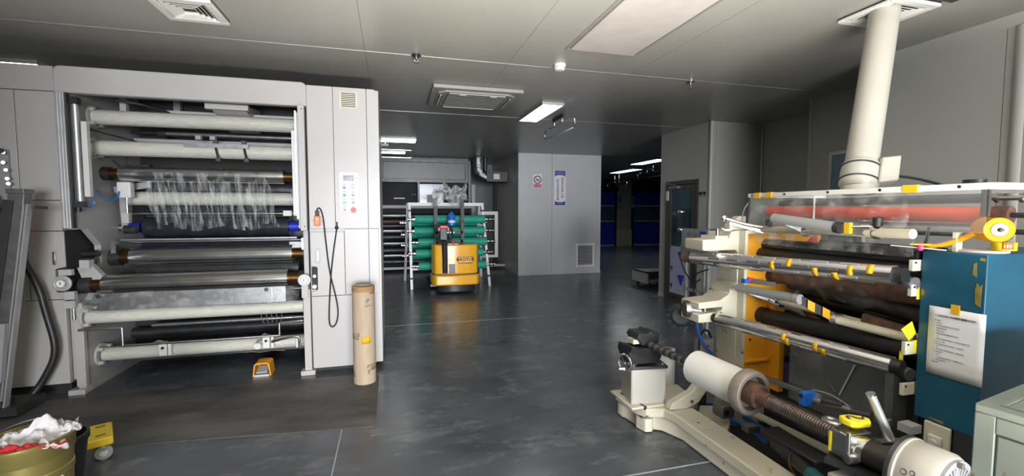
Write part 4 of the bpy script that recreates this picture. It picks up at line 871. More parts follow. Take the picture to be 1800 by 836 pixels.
# clear hood on top
hdm = B('hood_rail','plastic_white',(2.49,2.515,1.31,2.66,1.693,1.722),sl,bevel=.003)
for y in (1.42,1.76,2.05,2.35,2.62): C('rail_screw','black',(2.49,y,1.708),(2.486,y,1.708),.007,hdm,10)
B('hood_rail','plastic_white',(2.515,3.2,1.30,1.325,1.693,1.722),sl,bevel=.003); B('hood_rail','plastic_white',(2.515,3.2,2.635,2.66,1.693,1.722),sl,bevel=.003); B('hood_rail','plastic_white',(3.18,3.2,1.325,2.635,1.693,1.722),sl)
B('hood_top','acrylic',(2.515,3.18,1.325,2.635,1.705,1.712),sl); B('hood_pane','acrylic',(2.496,2.502,1.325,2.635,1.50,1.693),sl); B('hood_pane','acrylic',(2.515,3.18,2.645,2.651,1.46,1.693),sl)
B('hood_post','brushed_steel',(2.497,2.512,1.318,1.345,1.575,1.693),sl); B('hood_post','plastic_white',(2.497,2.503,2.14,2.148,1.50,1.693),sl); B('hood_post','brushed_steel',(2.495,2.51,2.64,2.655,1.46,1.693),sl)
C('rail_knob','black',(2.55,1.40,1.722),(2.55,1.40,1.74),.04,sl); C('rail_knob','black',(2.78,1.31,1.722),(2.78,1.31,1.735),.03,sl)
for y in (2.45,2.55): B('rail_tape','tape_yellow',(2.484,2.52,y,y+.045,1.686,1.7255),sl)
B('rail_tape','tape_yellow',(2.483,2.525,1.585,1.65,1.69,1.727),sl)
MB().grid(70,16,lambda u,v:(2.475+.018*math.sin(21*u+6*v)+.012*math.sin(47*u-9*v),1.62+.98*u,1.695-.30*v-.02*math.sin(7*u)*v)).build('hood_wrap','film_wrap',sl,label='clear film draped over the front of the hood')
o=C('tension_roller','orange_roller',(2.63,2.60,1.592),(2.70,1.40,1.580),.040,sl,24,label='orange rubber roller'); MB().cyl((2.70,1.36,1.58),(2.705,1.30,1.579),.012,12).torus((2.705,1.30,1.579),(0,0,1),.015,.005,14,6).build('shaft_end','black',o); C('roller_cap','rusty_steel',(2.70,1.40,1.58),(2.704,1.345,1.58),.0405,o)
o=C('nip_roller','aluminium',(2.66,2.60,1.50),(2.74,1.47,1.505),.034,sl,24); C('roller_collar','dull_steel',(2.74,1.47,1.505),(2.76,1.37,1.503),.036,o); C('shaft_end','dark_steel',(2.76,1.37,1.503),(2.775,1.27,1.502),.012,o)
o=C('idle_roller','dark_steel',(2.75,2.62,1.655),(2.76,1.47,1.66),.024,sl,18); MB().cyl((2.76,1.47,1.66),(2.75,1.29,1.655),.010,12).cyl((2.757,1.43,1.66),(2.756,1.415,1.66),.022,12).cyl((2.752,1.34,1.656),(2.751,1.325,1.656),.020,12).build('adjuster_screw','brushed_steel',o)
C('support_bar','beige',(2.565,2.64,1.468),(2.435,1.56,1.487),.024,sl,20)
def swing(p0,p1,b,name='spreader_arm'):
    a = MB().bar(p0,b,.012,.05).build(name,'dull_steel',sl); MB().ring(Vector(b)-Vector((0,.02,0)),Vector(b)+Vector((0,.02,0)),.036,.022,20).build('clamp_ring','chrome',a); return a
o=C('spreader_roller','panel_grey',(2.39,2.33,1.552),(2.405,1.91,1.505),.030,sl,22); C('roller_cap','dark_steel',(2.404,1.925,1.507),(2.4055,1.895,1.503),.0315,o)
swing((2.40,2.27,1.545),(0,0,0),(2.52,2.20,1.474)); a=swing((2.41,1.90,1.502),(0,0,0),(2.47,1.74,1.486)); B('arm_tape','tape_yellow',(2.40,2.425,1.845,1.875,1.475,1.535),a)
MB().cyl((2.42,1.86,1.51),(2.46,1.75,1.512),.010,12).cyl((2.44,1.81,1.51),(2.452,1.77,1.511),.016,12).build('lock_screw','chrome',sl)
C('clamp_knob','black',(2.455,1.74,1.52),(2.45,1.735,1.565),.022,sl,12); C('clamp_knob','black',(2.52,2.50,1.50),(2.515,2.49,1.54),.022,sl,12)
MB().tube([(2.315,2.68,1.545),(2.36,2.66,1.53),(2.45,2.62,1.50),(2.53,2.56,1.48)],.014,10,1).sphere((2.315,2.68,1.545),.026,12,8,(1,.6,1)).build('lift_lever','chrome',sl)
MB().bar((2.36,2.68,1.52),(2.56,2.58,1.455),.012,.035).build('lift_plate','brushed_steel',sl)
MB().tube([(2.36,2.66,1.46),(2.32,2.69,1.46),(2.30,2.70,1.475)],.01,8,1).build('latch','chrome',sl)
MB().tube([(2.50,2.66,1.66),(2.47,2.68,1.6),(2.46,2.68,1.5)],.004,6,2).build('hood_wire','ink_grey',sl)
B('hood_tray','film_wrap',(2.47,2.475,1.58,2.56,1.37,1.455),sl,label='film hung below the spreader bar')
# inner rollers
for (nm,m,p,q,r) in (('guide_roller','black_roller',(2.645,2.63,1.35),(2.53,1.57,1.375),.042),('guide_roller','black_rubber',(2.60,2.63,1.285),(2.56,1.57,1.31),.040),('guide_roller','rusty_steel',(2.70,2.63,1.125),(2.58,1.57,1.17),.05),
    ('guide_roller','dark_steel',(2.9,2.63,1.09),(2.65,1.57,1.07),.07),('cross_bar','beige',(2.56,2.63,.985),(2.62,1.57,.945),.020),('drum','black_rubber',(2.62,2.63,.835),(2.60,1.57,.885),.055),('guide_roller','black_roller',(2.80,2.63,.80),(2.75,1.57,.80),.06),
    ('guide_roller','dark_steel',(2.95,2.63,1.27),(2.9,1.57,1.28),.06),('guide_roller','dark_steel',(3.0,2.63,.95),(2.95,1.57,.95),.06)):
    o=C(nm,m,p,q,r,sl,22)
    if nm!='cross_bar': C('bearing_end','dark_cap',Vector(p)+Vector((0,-.12 if r<.045 else -.05,0)),Vector(p)+Vector((0,.01,0)),r*1.12,o)
o=C('spreader_roller','panel_grey',(2.345,2.57,1.06),(2.355,2.10,1.07),.028,sl,22); C('roller_cap','aluminium',(2.3545,2.12,1.07),(2.3555,2.085,1.0705),.030,o)
a=swing((2.36,2.10,1.07),(0,0,0),(2.50,1.97,.968)); a.data.materials[0]=M['dark_steel']; MB().obox((2.40,2.05,1.035),(.14,-.13,-.10),(.13,.14,0),(0,0,1),.02,.008,.027).obox((2.455,2.0,1.0),(.14,-.13,-.10),(.13,.14,0),(0,0,1),.02,.008,.027).build('arm_tape','tape_yellow',a); C('lock_bolt','chrome',(2.50,1.97,.93),(2.49,1.965,.945),.008,a,8)
swing((2.36,2.52,1.06),(0,0,0),(2.56,2.42,.98)); MB().cyl((2.50,2.45,.99),(2.52,2.43,.975),.018,12).cyl((2.53,2.44,.985),(2.55,2.42,.97),.014,12).build('lock_screw','chrome',sl)
C('cross_bar','beige',(2.50,1.97,.965),(2.58,1.62,.94),.024,sl,20)
MB().bar((2.45,2.61,1.10),(2.60,2.50,1.085),.025,.03).build('knife_holder','dark_steel',sl); B('blue_tag','sensor_blue',(2.42,2.46,2.59,2.62,1.085,1.115),sl); B('pink_tag','hot_pink',(2.455,2.50,2.585,2.61,1.09,1.12),sl)
C('pulley','frame_yellow',(2.72,2.63,.90),(2.70,2.57,.90),.055,sl,24); MB().tube([(2.62,2.5,.93),(2.64,2.4,.94),(2.70,2.38,.90),(2.72,2.36,.85)],.018,10,2).build('grey_hose','panel_grey',sl)
MB().grid(40,8,lambda u,v:(2.50+.02*math.sin(13*u)+.1*v,1.75+.70*u,1.22-.17*v+.01*math.sin(20*u))).build('inner_film','film_wrap',sl,label='clear film threaded between the rollers')
MB().bar((2.55,1.86,1.0),(2.60,1.66,.97),.03,.05).build('swing_lever','rusty_steel',sl); C('red_cap','red',(2.60,1.67,.985),(2.585,1.655,.985),.016,sl,10)
# motor inside the frame, clear guard, lower bars
mo=MB().lathe((2.92,2.62,.43),(2.86,2.28,.43),[(0,.06),(.005,.105),(.30,.105),(.31,.115),(.40,.112),(.41,.05)],28).build('motor','blue_motor',sl,label='dark blue electric motor')
for k in range(14):
    a=k*2*math.pi/14; MB().obox((2.895+.108*math.cos(a),2.48,.43+.108*math.sin(a)),(-.06,-.34,0),(-math.sin(a),0,math.cos(a)),(math.cos(a),0,math.sin(a)),.12,.003,.010).build('cooling_fin','blue_motor',mo)
MB().box(2.70,2.80,2.42,2.55,.38,.52).build('terminal_box','blue_motor',mo,bevel=.012); C('fan_cover','dark_cap',(2.862,2.225,.43),(2.860,2.213,.43),.09,mo); B('motor_foot','blue_motor',(2.75,3.05,2.35,2.6,.28,.32),mo); B('motor_mount','dark_panel',(2.7,3.14,2.3,2.66,.05,.28),sl)
B('orange_label','orange_roller',(2.90,3.0,2.2,2.3,.58,.70),sl)
B('guard_pane','grey_acrylic',(2.53,2.537,1.62,2.30,.36,.80),sl,label='smoky clear guard sheet'); MB().bar((2.52,1.86,.75),(2.52,1.95,.52),.004,.008).build('guard_edge','plastic_white',sl); MB().bar((2.51,1.82,.80),(2.51,1.84,.77),.004,.006).build('guard_edge','plastic_white',sl)
B('lower_sheet','dark_panel',(2.60,2.62,1.58,2.3,.06,.75),sl)
for (p,q,w) in (((2.29,2.60,.505),(2.39,1.58,.545),.030),((2.36,2.62,.36),(2.40,1.55,.40),.05)): MB().bar(p,q,w,w).build('cross_bar','dull_steel',sl,bevel=.003)
C('sensor_bar','dull_steel',(2.25,1.88,.55),(2.30,1.62,.575),.018,sl,16); sb=B('sensor','sensor_blue',(2.18,2.26,1.88,1.915,.52,.595),sl,bevel=.004,label='bright blue sensor block'); C('sensor_eye','black',(2.185,1.90,.575),(2.177,1.90,.575),.012,sb,12); B('sensor_plate','aluminium',(2.255,2.27,1.86,1.92,.53,.59),sb)
MB().tube([(2.26,1.9,.60),(2.27,1.82,.612),(2.28,1.76,.60),(2.29,1.72,.58)],.004,6,2).build('sensor_wire','ink_grey',sl); MB().bar((2.30,1.80,.62),(2.42,1.95,.62),.008,.008).build('stay_rod','dull_steel',sl)
for (y0,y1,z) in ((1.84,1.74,.565),(1.68,1.60,.575)): C('bar_collar','dark_steel',(2.262,y0,z-.005),(2.285,y1,z+.005),.024,sl,14)
B('guide_plate','panel_grey',(2.40,2.47,1.50,1.56,.52,.56),sl); MB().bar((2.42,1.52,.52),(2.43,1.50,.44),.006,.006).build('link_rod','chrome',sl)
B('motor_stand','dark_void',(2.10,2.7,1.6,2.6,0,.03),sl)

# ================================================================== UNWIND STAND in front of the slitter
uw = root('unwind_stand','chipped cream unwind stand with a long shaft in the right foreground','stand',(1.95,2.1,0))
foot=[(1.70,3.08),(1.70,3.0),(1.715,2.98),(1.73,2.86),(1.715,2.83),(1.74,2.745),(1.79,2.735),(1.82,2.765),(1.87,2.73),(1.93,2.58),(1.95,1.0),(2.12,1.0),(2.12,2.66),(2.16,2.78),(2.28,2.88),(2.30,3.1)]
MB().prism(foot,'z',0.005,.105).build('base_casting','cream',uw,bevel=.008)
top=[(1.675,3.07),(1.685,2.88),(1.70,2.80),(1.74,2.73),(1.80,2.72),(1.86,2.70),(1.885,2.60),(1.895,1.0),(2.075,1.0),(2.075,2.66),(2.12,2.76),(2.2,2.84),(2.24,3.08)]
MB().prism(top,'z',.118,.185).build('slide_plate','cream',uw,bevel=.008); B('slide_gap','rusty_steel',(1.72,2.1,2.76,3.05,.105,.118),uw); B('slide_gap','rusty_steel',(1.91,2.06,1.0,2.7,.105,.118),uw)
MB().bar((1.683,3.0,.19),(1.735,2.735,.19),.02,.022).build('slide_rail','dark_steel',uw)
pd=[(1.60,2.80),(1.915,2.76),(1.96,2.98),(1.66,3.04)]
MB().prism([(1.655,2.80),(1.92,2.765),(1.965,2.99),(1.70,3.03)],'z',.18,.455).build('pedestal','cream_clean',uw,bevel=.012)
MB().prism([(1.645,2.79),(1.925,2.755),(1.97,2.995),(1.69,3.04)],'z',.455,.475).build('pedestal_top','dark_steel',uw,bevel=.003)
for (x,y) in ((1.68,2.82),(1.90,2.79),(1.94,2.96)): C('screw','brushed_steel',(x,y,.475),(x,y,.485),.01,uw,10)
B('pedestal_foot','cream',(1.63,1.98,2.74,3.07,.183,.20),uw,bevel=.006)
hw=MB().torus((1.615,2.83,.50),(.95,.32,0),.060,.008,28,8).build('handwheel','chrome',uw)
for k in range(3):
    a=k*2*math.pi/3; n=Vector((.95,.32,0)).normalized(); x_=n.cross(Vector((0,0,1))).normalized(); MB().bar((1.615,2.83,.50),Vector((1.615,2.83,.50))+x_*(.058*math.cos(a))+Vector((0,0,.058*math.sin(a))),.008,.012).build('spoke','chrome',hw)
C('wheel_shaft','chrome',(1.61,2.83,.50),(1.70,2.82,.485),.012,hw); C('wheel_grip','chrome',(1.61,2.82,.46),(1.57,2.83,.46),.012,hw)
# black clamp jaws
MB().prism([(1.66,.49),(1.88,.485),(1.91,.56),(1.89,.62),(1.80,.60),(1.70,.60),(1.64,.62),(1.63,.58)],'y',2.80,2.97).build('clamp_jaw','black_rubber',uw,bevel=.006)
MB().prism([(1.76,.61),(1.90,.62),(1.91,.69),(1.86,.70),(1.84,.715),(1.82,.695),(1.74,.70),(1.72,.67)],'y',2.84,3.0).build('clamp_jaw','black_rubber',uw,bevel=.006)
MB().obox((1.70,2.83,.585),(1,.1,-.35),(0,1,0),(.35,0,1),.07,.05,.02).build('clamp_plate','black',uw); B('clamp_pad','beige',(1.70,1.76,2.86,2.95,.62,.65),uw)
# diagonal strut with a side arm
MB().prism([(1.88,.19),(1.90,.235),(2.06,.30),(2.18,.42),(2.18,.50),(2.24,.51),(2.26,.42),(2.24,.36),(2.12,.22),(2.02,.185)],'y',2.66,2.72).build('diagonal_strut','cream',uw,bevel=.005)
C('strut_bolt','dull_steel',(2.06,2.66,.235),(2.06,2.652,.235),.012,uw,10); MB().bar((2.21,2.68,.50),(2.21,2.64,.56),.03,.02).build('strut_clip','dull_steel',uw)
C('lower_roller','black_roller',(2.235,2.66,.425),(2.18,1.10,.40),.032,uw,18)
C('lower_bar','beige',(2.30,2.5,.25),(2.22,1.15,.36),.022,uw,14)
# shaft: plain end, ring hub, threaded end
S0=Vector((1.80,3.02,.622)); S1=Vector((1.955,1.34,.585))
def sp(t): return S0+(S1-S0)*t
sd=(S1-S0).normalized()
sh=C('unwind_shaft','dull_steel',sp(0),sp(.98),.026,uw,20)
for k in range(9): C('shaft_band','dark_steel',sp(.04+k*.035),sp(.055+k*.035),.0285,sh,18)
hub=MB().lathe(sp(.60),sp(.72),[(0,.05),(.002,.115),(.012,.125),(.06,.125),(.072,.118),(.07,.095),(.03,.09),(.028,.04)],36).build('clamp_hub','ring_brown',uw,bevel=.002); C('hub_core','rusty_steel',sp(.62),sp(.665),.065,hub,24); C('hub_neck','rusty_steel',sp(.66),sp(.70),.038,hub,20)
MB().ring(sp(.595),sp(.61),.06,.03,24).build('hub_washer','dark_steel',hub)
L=(S1-S0).length; prof=[]; t=0.0
while t < .43: prof += [(t,.024),(t+.003,.033),(t+.0075,.033),(t+.0105,.024)]; t += .0125
MB().lathe(sp(.672),sp(.93),prof,20).build('threaded_end','worn_thread',uw,label='threaded steel end of the shaft')
# chuck, coupling and brake on the near end
cy=Vector((1.86,1.39,.625))
ck=MB().box(1.80,1.93,1.345,1.425,.565,.675).build('chuck_block','brushed_steel',uw,bevel=.006); C('chuck_ring','chrome',(1.868,1.36,.61),(1.872,1.31,.61),.058,ck,28); B('chuck_strap','bright_yellow',(1.797,1.802,1.418,1.428,.575,.66),ck)
C('coupling','dark_cap',(1.872,1.315,.61),(1.885,1.22,.61),.053,ck,28); MB().torus((1.81,1.43,.70),(0.1,0,1),.028,.009,24,8).build('eye_ring','brushed_steel',ck)
MB().cyl((1.80,1.345,.60),(1.80,1.345,.69),.009,12).cyl((1.785,1.34,.585),(1.84,1.33,.585),.022,14).cyl((1.80,1.345,.625),(1.84,1.34,.625),.007,10).build('chuck_bolt','brushed_steel',ck)
yk=MB().prism([(1.835,1.40),(1.85,1.43),(1.90,1.425),(1.935,1.40),(1.945,1.37),(1.92,1.345),(1.87,1.35),(1.84,1.365)],'z',.695,.722).cyl((1.89,1.39,.675),(1.89,1.39,.70),.018,14).build('clamp_knob','bright_yellow',ck,bevel=.006,label='bright yellow clamp knob'); MB().tube([(1.855,1.385,.722),(1.865,1.41,.722),(1.885,1.405,.722),(1.89,1.38,.722),(1.91,1.37,.722),(1.925,1.385,.722)],.005,6,2).build('knob_mark','ink',yk)
B('bearing_stand','black',(1.86,2.04,1.17,1.32,.19,.57),uw,bevel=.004); MB().bar((1.78,1.42,.55),(1.86,1.25,.545),.08,.02).build('support_plate','black',uw); B('cream_foot','cream_clean',(1.76,1.86,1.30,1.40,.19,.50),uw,bevel=.008)
C('small_cylinder','motor_dark',(2.14,2.02,.24),(2.06,1.72,.25),.032,uw,20); C('small_cylinder_end','teal_motor',(2.06,1.72,.25),(2.02,1.60,.255),.038,uw,20,label='teal motor end'); MB().tube([(2.08,1.86,.28),(2.03,1.83,.25),(2.0,1.76,.23),(1.97,1.64,.22)],.005,6,2).build('motor_lead','brass',uw)
B('actuator_box','motor_dark',(2.12,2.28,1.75,2.12,.24,.29),uw,bevel=.01); C('actuator_tube','motor_dark',(2.19,2.12,.25),(2.17,1.8,.25),.03,uw,16); B('mount_block','dull_steel',(2.16,2.24,2.24,2.30,.19,.23),uw); B('mount_block','dull_steel',(2.17,2.27,2.48,2.58,.17,.26),uw,bevel=.006)
C('block_hole','black',(2.20,2.479,.215),(2.20,2.474,.215),.022,uw,16)
MB().prism([(2.07,2.62),(2.28,2.85),(2.46,2.78),(2.30,2.55),(2.07,2.34)],'z',.02,.10).build('cross_foot','cream',uw,bevel=.005)
br_=Vector((1.91,1.20,.60)); bd=Vector((.02,-.19,.0)).normalized(); 
bk=MB().lathe(br_,br_+bd,[(0,.05),(.001,.128),(.014,.130),(.016,.122),(.03,.126),(.12,.126),(.135,.117),(.137,.11)],40).build('brake_drum','cream_clean',uw,bevel=.002,label='cream brake drum with a finned end')
C('brake_rim','dark_steel',br_-bd*.012,br_+bd*.002,.132,bk,40)
fc=br_+bd*.137; MB().ring(fc-bd*.002,fc+bd*.012,.112,.092,40).build('end_ring','panel_grey',bk,bevel=.002); C('end_back','dark_void',fc-bd*.004,fc-bd*.001,.093,bk,40); C('end_hub','panel_grey',fc-bd*.002,fc+bd*.014,.035,bk,28); C('end_cap','aluminium',fc+bd*.014,fc+bd*.020,.018,bk,20)
bx_=bd.cross(Vector((0,0,1))).normalized(); by_=bx_.cross(bd)
for k in range(28):
    a=k*2*math.pi/28; e=bx_*math.cos(a)+by_*math.sin(a); wd=.010 if k%7==0 else .0045
    MB().obox(fc+e*.064+bd*.004,e,bd.cross(e),bd,.031,wd,.006).build('fin','panel_grey',bk)
for k in range(6):
    a=.5+k*math.pi/3; e=bx_*math.cos(a)+by_*math.sin(a); MB().cyl(fc+e*.103+bd*.010,fc+e*.103+bd*.026,.011,8).build('end_bolt','ring_brown',bk)
MB().torus(br_+bd*.06+Vector((-.118,0,.045)),(-.93,0,.36),.010,.0015,14,5).torus(br_+bd*.085+Vector((-.115,0,.052)),(-.93,0,.36),.008,.0015,14,5).build('marking','ink',bk)
# lever handle standing up between chuck and brake
lv_=MB().cyl((1.93,1.36,.83),(2.01,1.33,.64),.017,16).build('lever_handle','aluminium',uw); C('handle_cap','chrome',(1.928,1.3607,.835),(1.931,1.36,.828),.0175,lv_)
fk=MB().bar((1.955,1.34,.632),(2.075,1.315,.632),.035,.012).bar((1.958,1.34,.635),(1.985,1.33,.54),.012,.035,up=(0,1,0)).bar((2.07,1.315,.632),(2.085,1.31,.55),.012,.035,up=(0,1,0)).build('lever_fork','brushed_steel',uw)
fr=root('white_film_roll','white film roll clamped on the unwind shaft','roll',sp(.50))
MB().lathe(sp(.385),sp(.60),[(0,.04),(.001,.092),(.008,.105),(.35,.105),(.36,.095),(.361,.04)],40).build('film_body','film_roll',fr); MB().ring(sp(.382),sp(.603),.042,.027,28).build('core_tube','cardboard',fr)
# ================================================================== THINGS AROUND THE SLITTER
dp = root('exhaust_duct','cream round exhaust duct leaning down from the ceiling vent onto the slitter hood','duct',(2.8,2.15,1.72))
D0=Vector((3.30,2.36,2.99)); D1=Vector((2.79,2.09,1.87)); dd_=(D1-D0).normalized()
MB().lathe(D0,D1,[(0,.088),((D1-D0).length,.085)],36).build('duct_pipe','cream_clean',dp)
MB().lathe(D1,D1+dd_*.16,[(-.01,.087),(0,.099),(.13,.099),(.16,.08)],36).build('lower_collar','cream_clean',dp)
for t in (.012,.105): MB().ring(D1+dd_*t,D1+dd_*(t+.009),.1025,.097,36).build('hose_clamp','dark_steel',dp)
MB().obox(D1+dd_*.06+Vector((.10,-.05,0)),(1,-.35,.1),dd_,dd_.cross(Vector((1,-.35,.1))),.055,.085,.09).build('junction_box','cream_clean',dp,bevel=.01)
MB().tube([(2.90,2.04,1.82),(3.0,1.95,1.80),(3.05,1.85,1.76),(3.05,1.78,1.725)],.008,8,2).build('power_cable','black',dp)
C('inlet_ring','cream_clean',(2.70,2.03,1.70),(2.705,2.035,1.745),.085,dp,32)

ps = root('instruction_sheet','white printed instruction sheet taped to the teal cover of the slitter','paper',(2.495,1.405,.83))
PY0,PY1,PZ0,PZ1=1.30,1.513,.82,1.146
MB().grid(8,8,lambda u,v:(2.4965-.003*math.sin(math.pi*u)*(1-v),PY1-(PY1-PY0)*u,PZ1-(PZ1-PZ0)*v)).build('sheet','paper',ps,thick=.0006)
B('tape_piece','tape_yellow',(2.490,2.493,1.392,1.425,1.125,1.168),ps)
RT=(0,-1,0); UP=(0,0,1)
text('heading','FQ1300-1300塑料薄膜分切机',.0112,'ink',(2.491,1.40,1.106),RT,UP,ps)
lines=['操作规程','1、开机前','2、检查各传动部位并加注润滑油','3、检查电源气源','4、打开总电源','5、根据材料宽度调整刀距并固定','6、上料','7、按照工艺要求调节张力，保证收卷端面平整，','并试运行三分钟','8、运行中操作人员不得离开，注意观察','9、停机','10、如有异常立即停机检查，排除故障后','方可继续使用','11、关机','12、工作结束后切断电源，清理机台卫生，','13、保持环境整洁','做好记录']
for k,s in enumerate(lines): text('text_line',s,.0068,'ink_grey',(2.4915,1.488,1.083-.0125*k),RT,UP,ps,align='LEFT',depth=.0003)

def note(lab,loc,w,h,rz,m='bright_yellow',name='tape_scrap'):
    o=MB().obox(loc,(math.cos(rz),0,math.sin(rz)),(-math.sin(rz),0,math.cos(rz)),(0,1,0),w/2,h/2,.0015).build(name,m); return tag(o,lab,'tape','tape scraps on the slitter')
o=MB().prism([(2.40,1.02),(2.47,1.055),(2.50,.995),(2.455,.96)],'y',1.565,1.568).build('tape_scrap','bright_yellow'); tag(o,'large yellow tape scrap left of the white sheet on the teal cover','tape','tape scraps on the slitter')
note('narrow yellow tape strip on the teal cover edge below the large scrap',(2.492,1.562,.93),.022,.06,.1)
note('yellow tape strip on the lower cream cradle block',(2.470,1.605,.865),.025,.06,0)
note('yellow tape strip by the upper cradle block beside the teal cover',(2.495,1.562,1.19),.02,.05,0)
tag(MB().prism([(2.42,1.56),(2.46,1.505),(2.53,1.53),(2.52,1.575)],'z',1.436,1.44).build('tape_scrap','bright_yellow'),'flat yellow tape scrap lying by the far edge of the teal cover top','tape','tape scraps on the slitter')

tr = root('tape_roll','large amber adhesive tape roll on the teal cover','tape roll',(2.62,1.36,1.42))
c0=Vector((2.612,1.385,1.517)); tx=(Vector((2.545,1.30,1.517))-c0).normalized()
MB().ring(c0,c0+tx*.105,.053,.029,44).build('tape_body','tape_amber',tr,bevel=.002); MB().ring(c0,c0+tx*.108,.028,.009,28).build('tape_core','plastic_white',tr); MB().ring(c0+tx*.105,c0+tx*.112,.019,.010,24).build('core_hub','plastic_white',tr); C('spindle','black',c0-tx*.02,c0+tx*.128,.007,tr,12)
B('tape_holder','beige',(2.53,2.57,1.44,1.46,1.408,1.50),tr,bevel=.003)
MB().grid(10,1,lambda u,v:(2.470+.09*u+.012*v,1.545-.15*u-.02*v,1.430+.082*u-.015*math.sin(math.pi*u)-.012*v)).build('tape_tail','tape_amber',tr,thick=.001)
MB().cyl((2.53,1.57,1.42),(2.535,1.555,1.52),.007,8).build('cutter_pin','dark_steel',tr)
wd_ = tag(MB().lathe((2.64,1.42,1.409),(2.64,1.42,1.43),[(0,.100),(.010,.102),(.012,.09)],40).build('plastic_disc','plastic_white'),'round white plastic disc lying on the teal cover under the tape roll','disc')
yt = root('yellow_tape_box','small yellow round tape tin with a red label beside the amber tape roll','tin',(2.66,1.345,1.42))
C('tin_body','bright_yellow',(2.665,1.345,1.422),(2.665,1.345,1.458),.042,yt,32); MB().grid(6,1,lambda u,v:(2.665+.0428*math.sin(-1.2+.9*u),1.345-.0428*math.cos(-1.2+.9*u),1.428+.03*v)).build('tin_label','orange_plastic',yt,thick=.0006)
for k in range(3): MB().grid(2,1,lambda u,v:(2.665+.0433*math.sin(-1.1+.22*k+.1*u),1.345-.0433*math.cos(-1.1+.22*k+.1*u),1.433+.018*v)).build('label_stroke','paper',yt,thick=.0004)
tag(MB().sphere((2.475,1.55,1.425),.017,12,8,(1,.8,1.2)).build('cutter_cap','hot_pink'),'small bright pink plastic cap on the teal cover edge','cap')
tag(MB().tube([(2.44,1.66,1.425),(2.47,1.52,1.42),(2.50,1.46,1.415)],.003,6,1).build('cable_tie','plastic_white'),'thin white plastic strip hanging over the teal cover edge','strip')

# spare film cores standing behind the pedestal
for (x,y,h,lab) in ((2.20,3.16,.455,'taller white film core standing behind the unwind stand pedestal'),(2.10,3.28,.455,'white film core just behind the taller one, by the black clamp')):
    t=root('film_core',lab,'roll',(x,y,0)); MB().ring((x,y,0),(x,y,h),.062,.040,32).build('film_layer','film_core',t); MB().ring((x,y,-0.0+.001),(x,y,h+.006),.0405,.036,28).build('card_core','cardboard',t)

# corona controller on its stand behind the slitter
cs = root('control_unit_stand','steel stand carrying the grey control unit between the air shower door and the slitter','stand',(4.05,5.05,0))
for (x,y) in ((3.94,4.84),(4.24,4.84),(3.94,5.28),(4.24,5.28)): MB().bar((x,y,0),(x,y,1.05),.035,.035).build('leg','aluminium',cs)
for bx in ((3.93,3.95,4.84,5.28,.50,.54),(4.23,4.25,4.84,5.28,.50,.54),(3.94,4.24,4.83,4.85,.50,.54),(3.93,3.95,4.84,5.28,1.0,1.05),(3.94,4.24,4.83,4.85,1.0,1.05)): B('cross_bar','aluminium',bx,cs)
B('shelf','panel_grey',(3.90,4.30,4.80,5.32,1.05,1.07),cs)
cu = root('control_unit','grey control unit with a blue screen and knobs on the steel stand','control box',(4.1,5.06,1.07))
B('casing','panel_grey',(3.90,3.93,4.80,5.34,1.07,1.36),cu,bevel=.004,label='grey front panel'); B('rear_cover','wall_panel',(3.93,4.31,4.805,5.335,1.07,1.345),cu,bevel=.004)
B('screen','banner_blue',(3.894,3.901,4.84,4.95,1.215,1.33),cu,label='blue screen'); B('meter','ink_grey',(3.896,3.901,4.99,5.09,1.25,1.30),cu); B('meter','ink_grey',(3.896,3.901,5.13,5.22,1.26,1.30),cu); B('rocker_switch','red',(3.888,3.901,5.21,5.235,1.17,1.22),cu); B('rocker_switch','plastic_white',(3.885,3.901,4.83,4.89,1.09,1.14),cu)
for k,m in enumerate(('red','green_button','green_button','brushed_steel')): C('knob',m,(3.90,4.98+.045*k,1.105),(3.875,4.98+.045*k,1.105),.015,cu,12)
C('cable_plug','chrome',(3.89,5.28,1.12),(3.83,5.25,1.12),.012,cu,10)
for k in range(8): B('vent_slot','black',(4.02+.035*k,4.04+.035*k,4.9,5.1,1.344,1.347),cu)
for r in range(4):
    for c in range(3): B('vent_slot','dark_panel',(3.98+.035*c,4.005+.035*c,4.801,4.806,1.15+.03*r,1.165+.03*r),cu)
for k,pts in enumerate((((3.88,5.30,1.10),(3.85,5.28,.9),(3.88,5.18,.72),(3.90,5.05,.62),(3.92,4.95,.70)),((3.92,5.1,.60),(3.88,5.0,.42),(3.86,4.8,.30),(3.85,4.6,.30)),((3.92,5.12,.64),(3.86,5.0,.74),(3.85,4.9,.80),(3.92,4.80,.85)))):
    tag(MB().tube(pts,.009,8,2).build('signal_cable','black'),('black cable dropping from the front of the grey control unit','lowest black cable slung under the control unit stand','middle black cable slung under the control unit stand')[k],'cable')
yh=tag(MB().lathe((3.95,4.80,.90),(3.95,4.80,1.0),[(0,.012),(.06,.05),(.10,.05)],16).build('yellow_funnel','tape_yellow'),'small yellow funnel under the control unit','funnel')
tc = tag(MB().box(2.78,2.95,3.02,3.22,.55,1.18).build('teal_cabinet','teal_motor',bevel=.005),'teal control cover half hidden behind the cream slitter frame','cover')
ah = tag(MB().tube([(2.45,3.0,.93),(2.33,2.95,.935),(2.25,2.86,.91),(2.22,2.84,.80),(2.24,2.84,.66),(2.33,2.82,.52),(2.46,2.80,.42),(2.5,2.8,.3)],.010,10,2).build('air_hose','blue_hose'),'blue air hose looping down beside the slitter frame','hose')
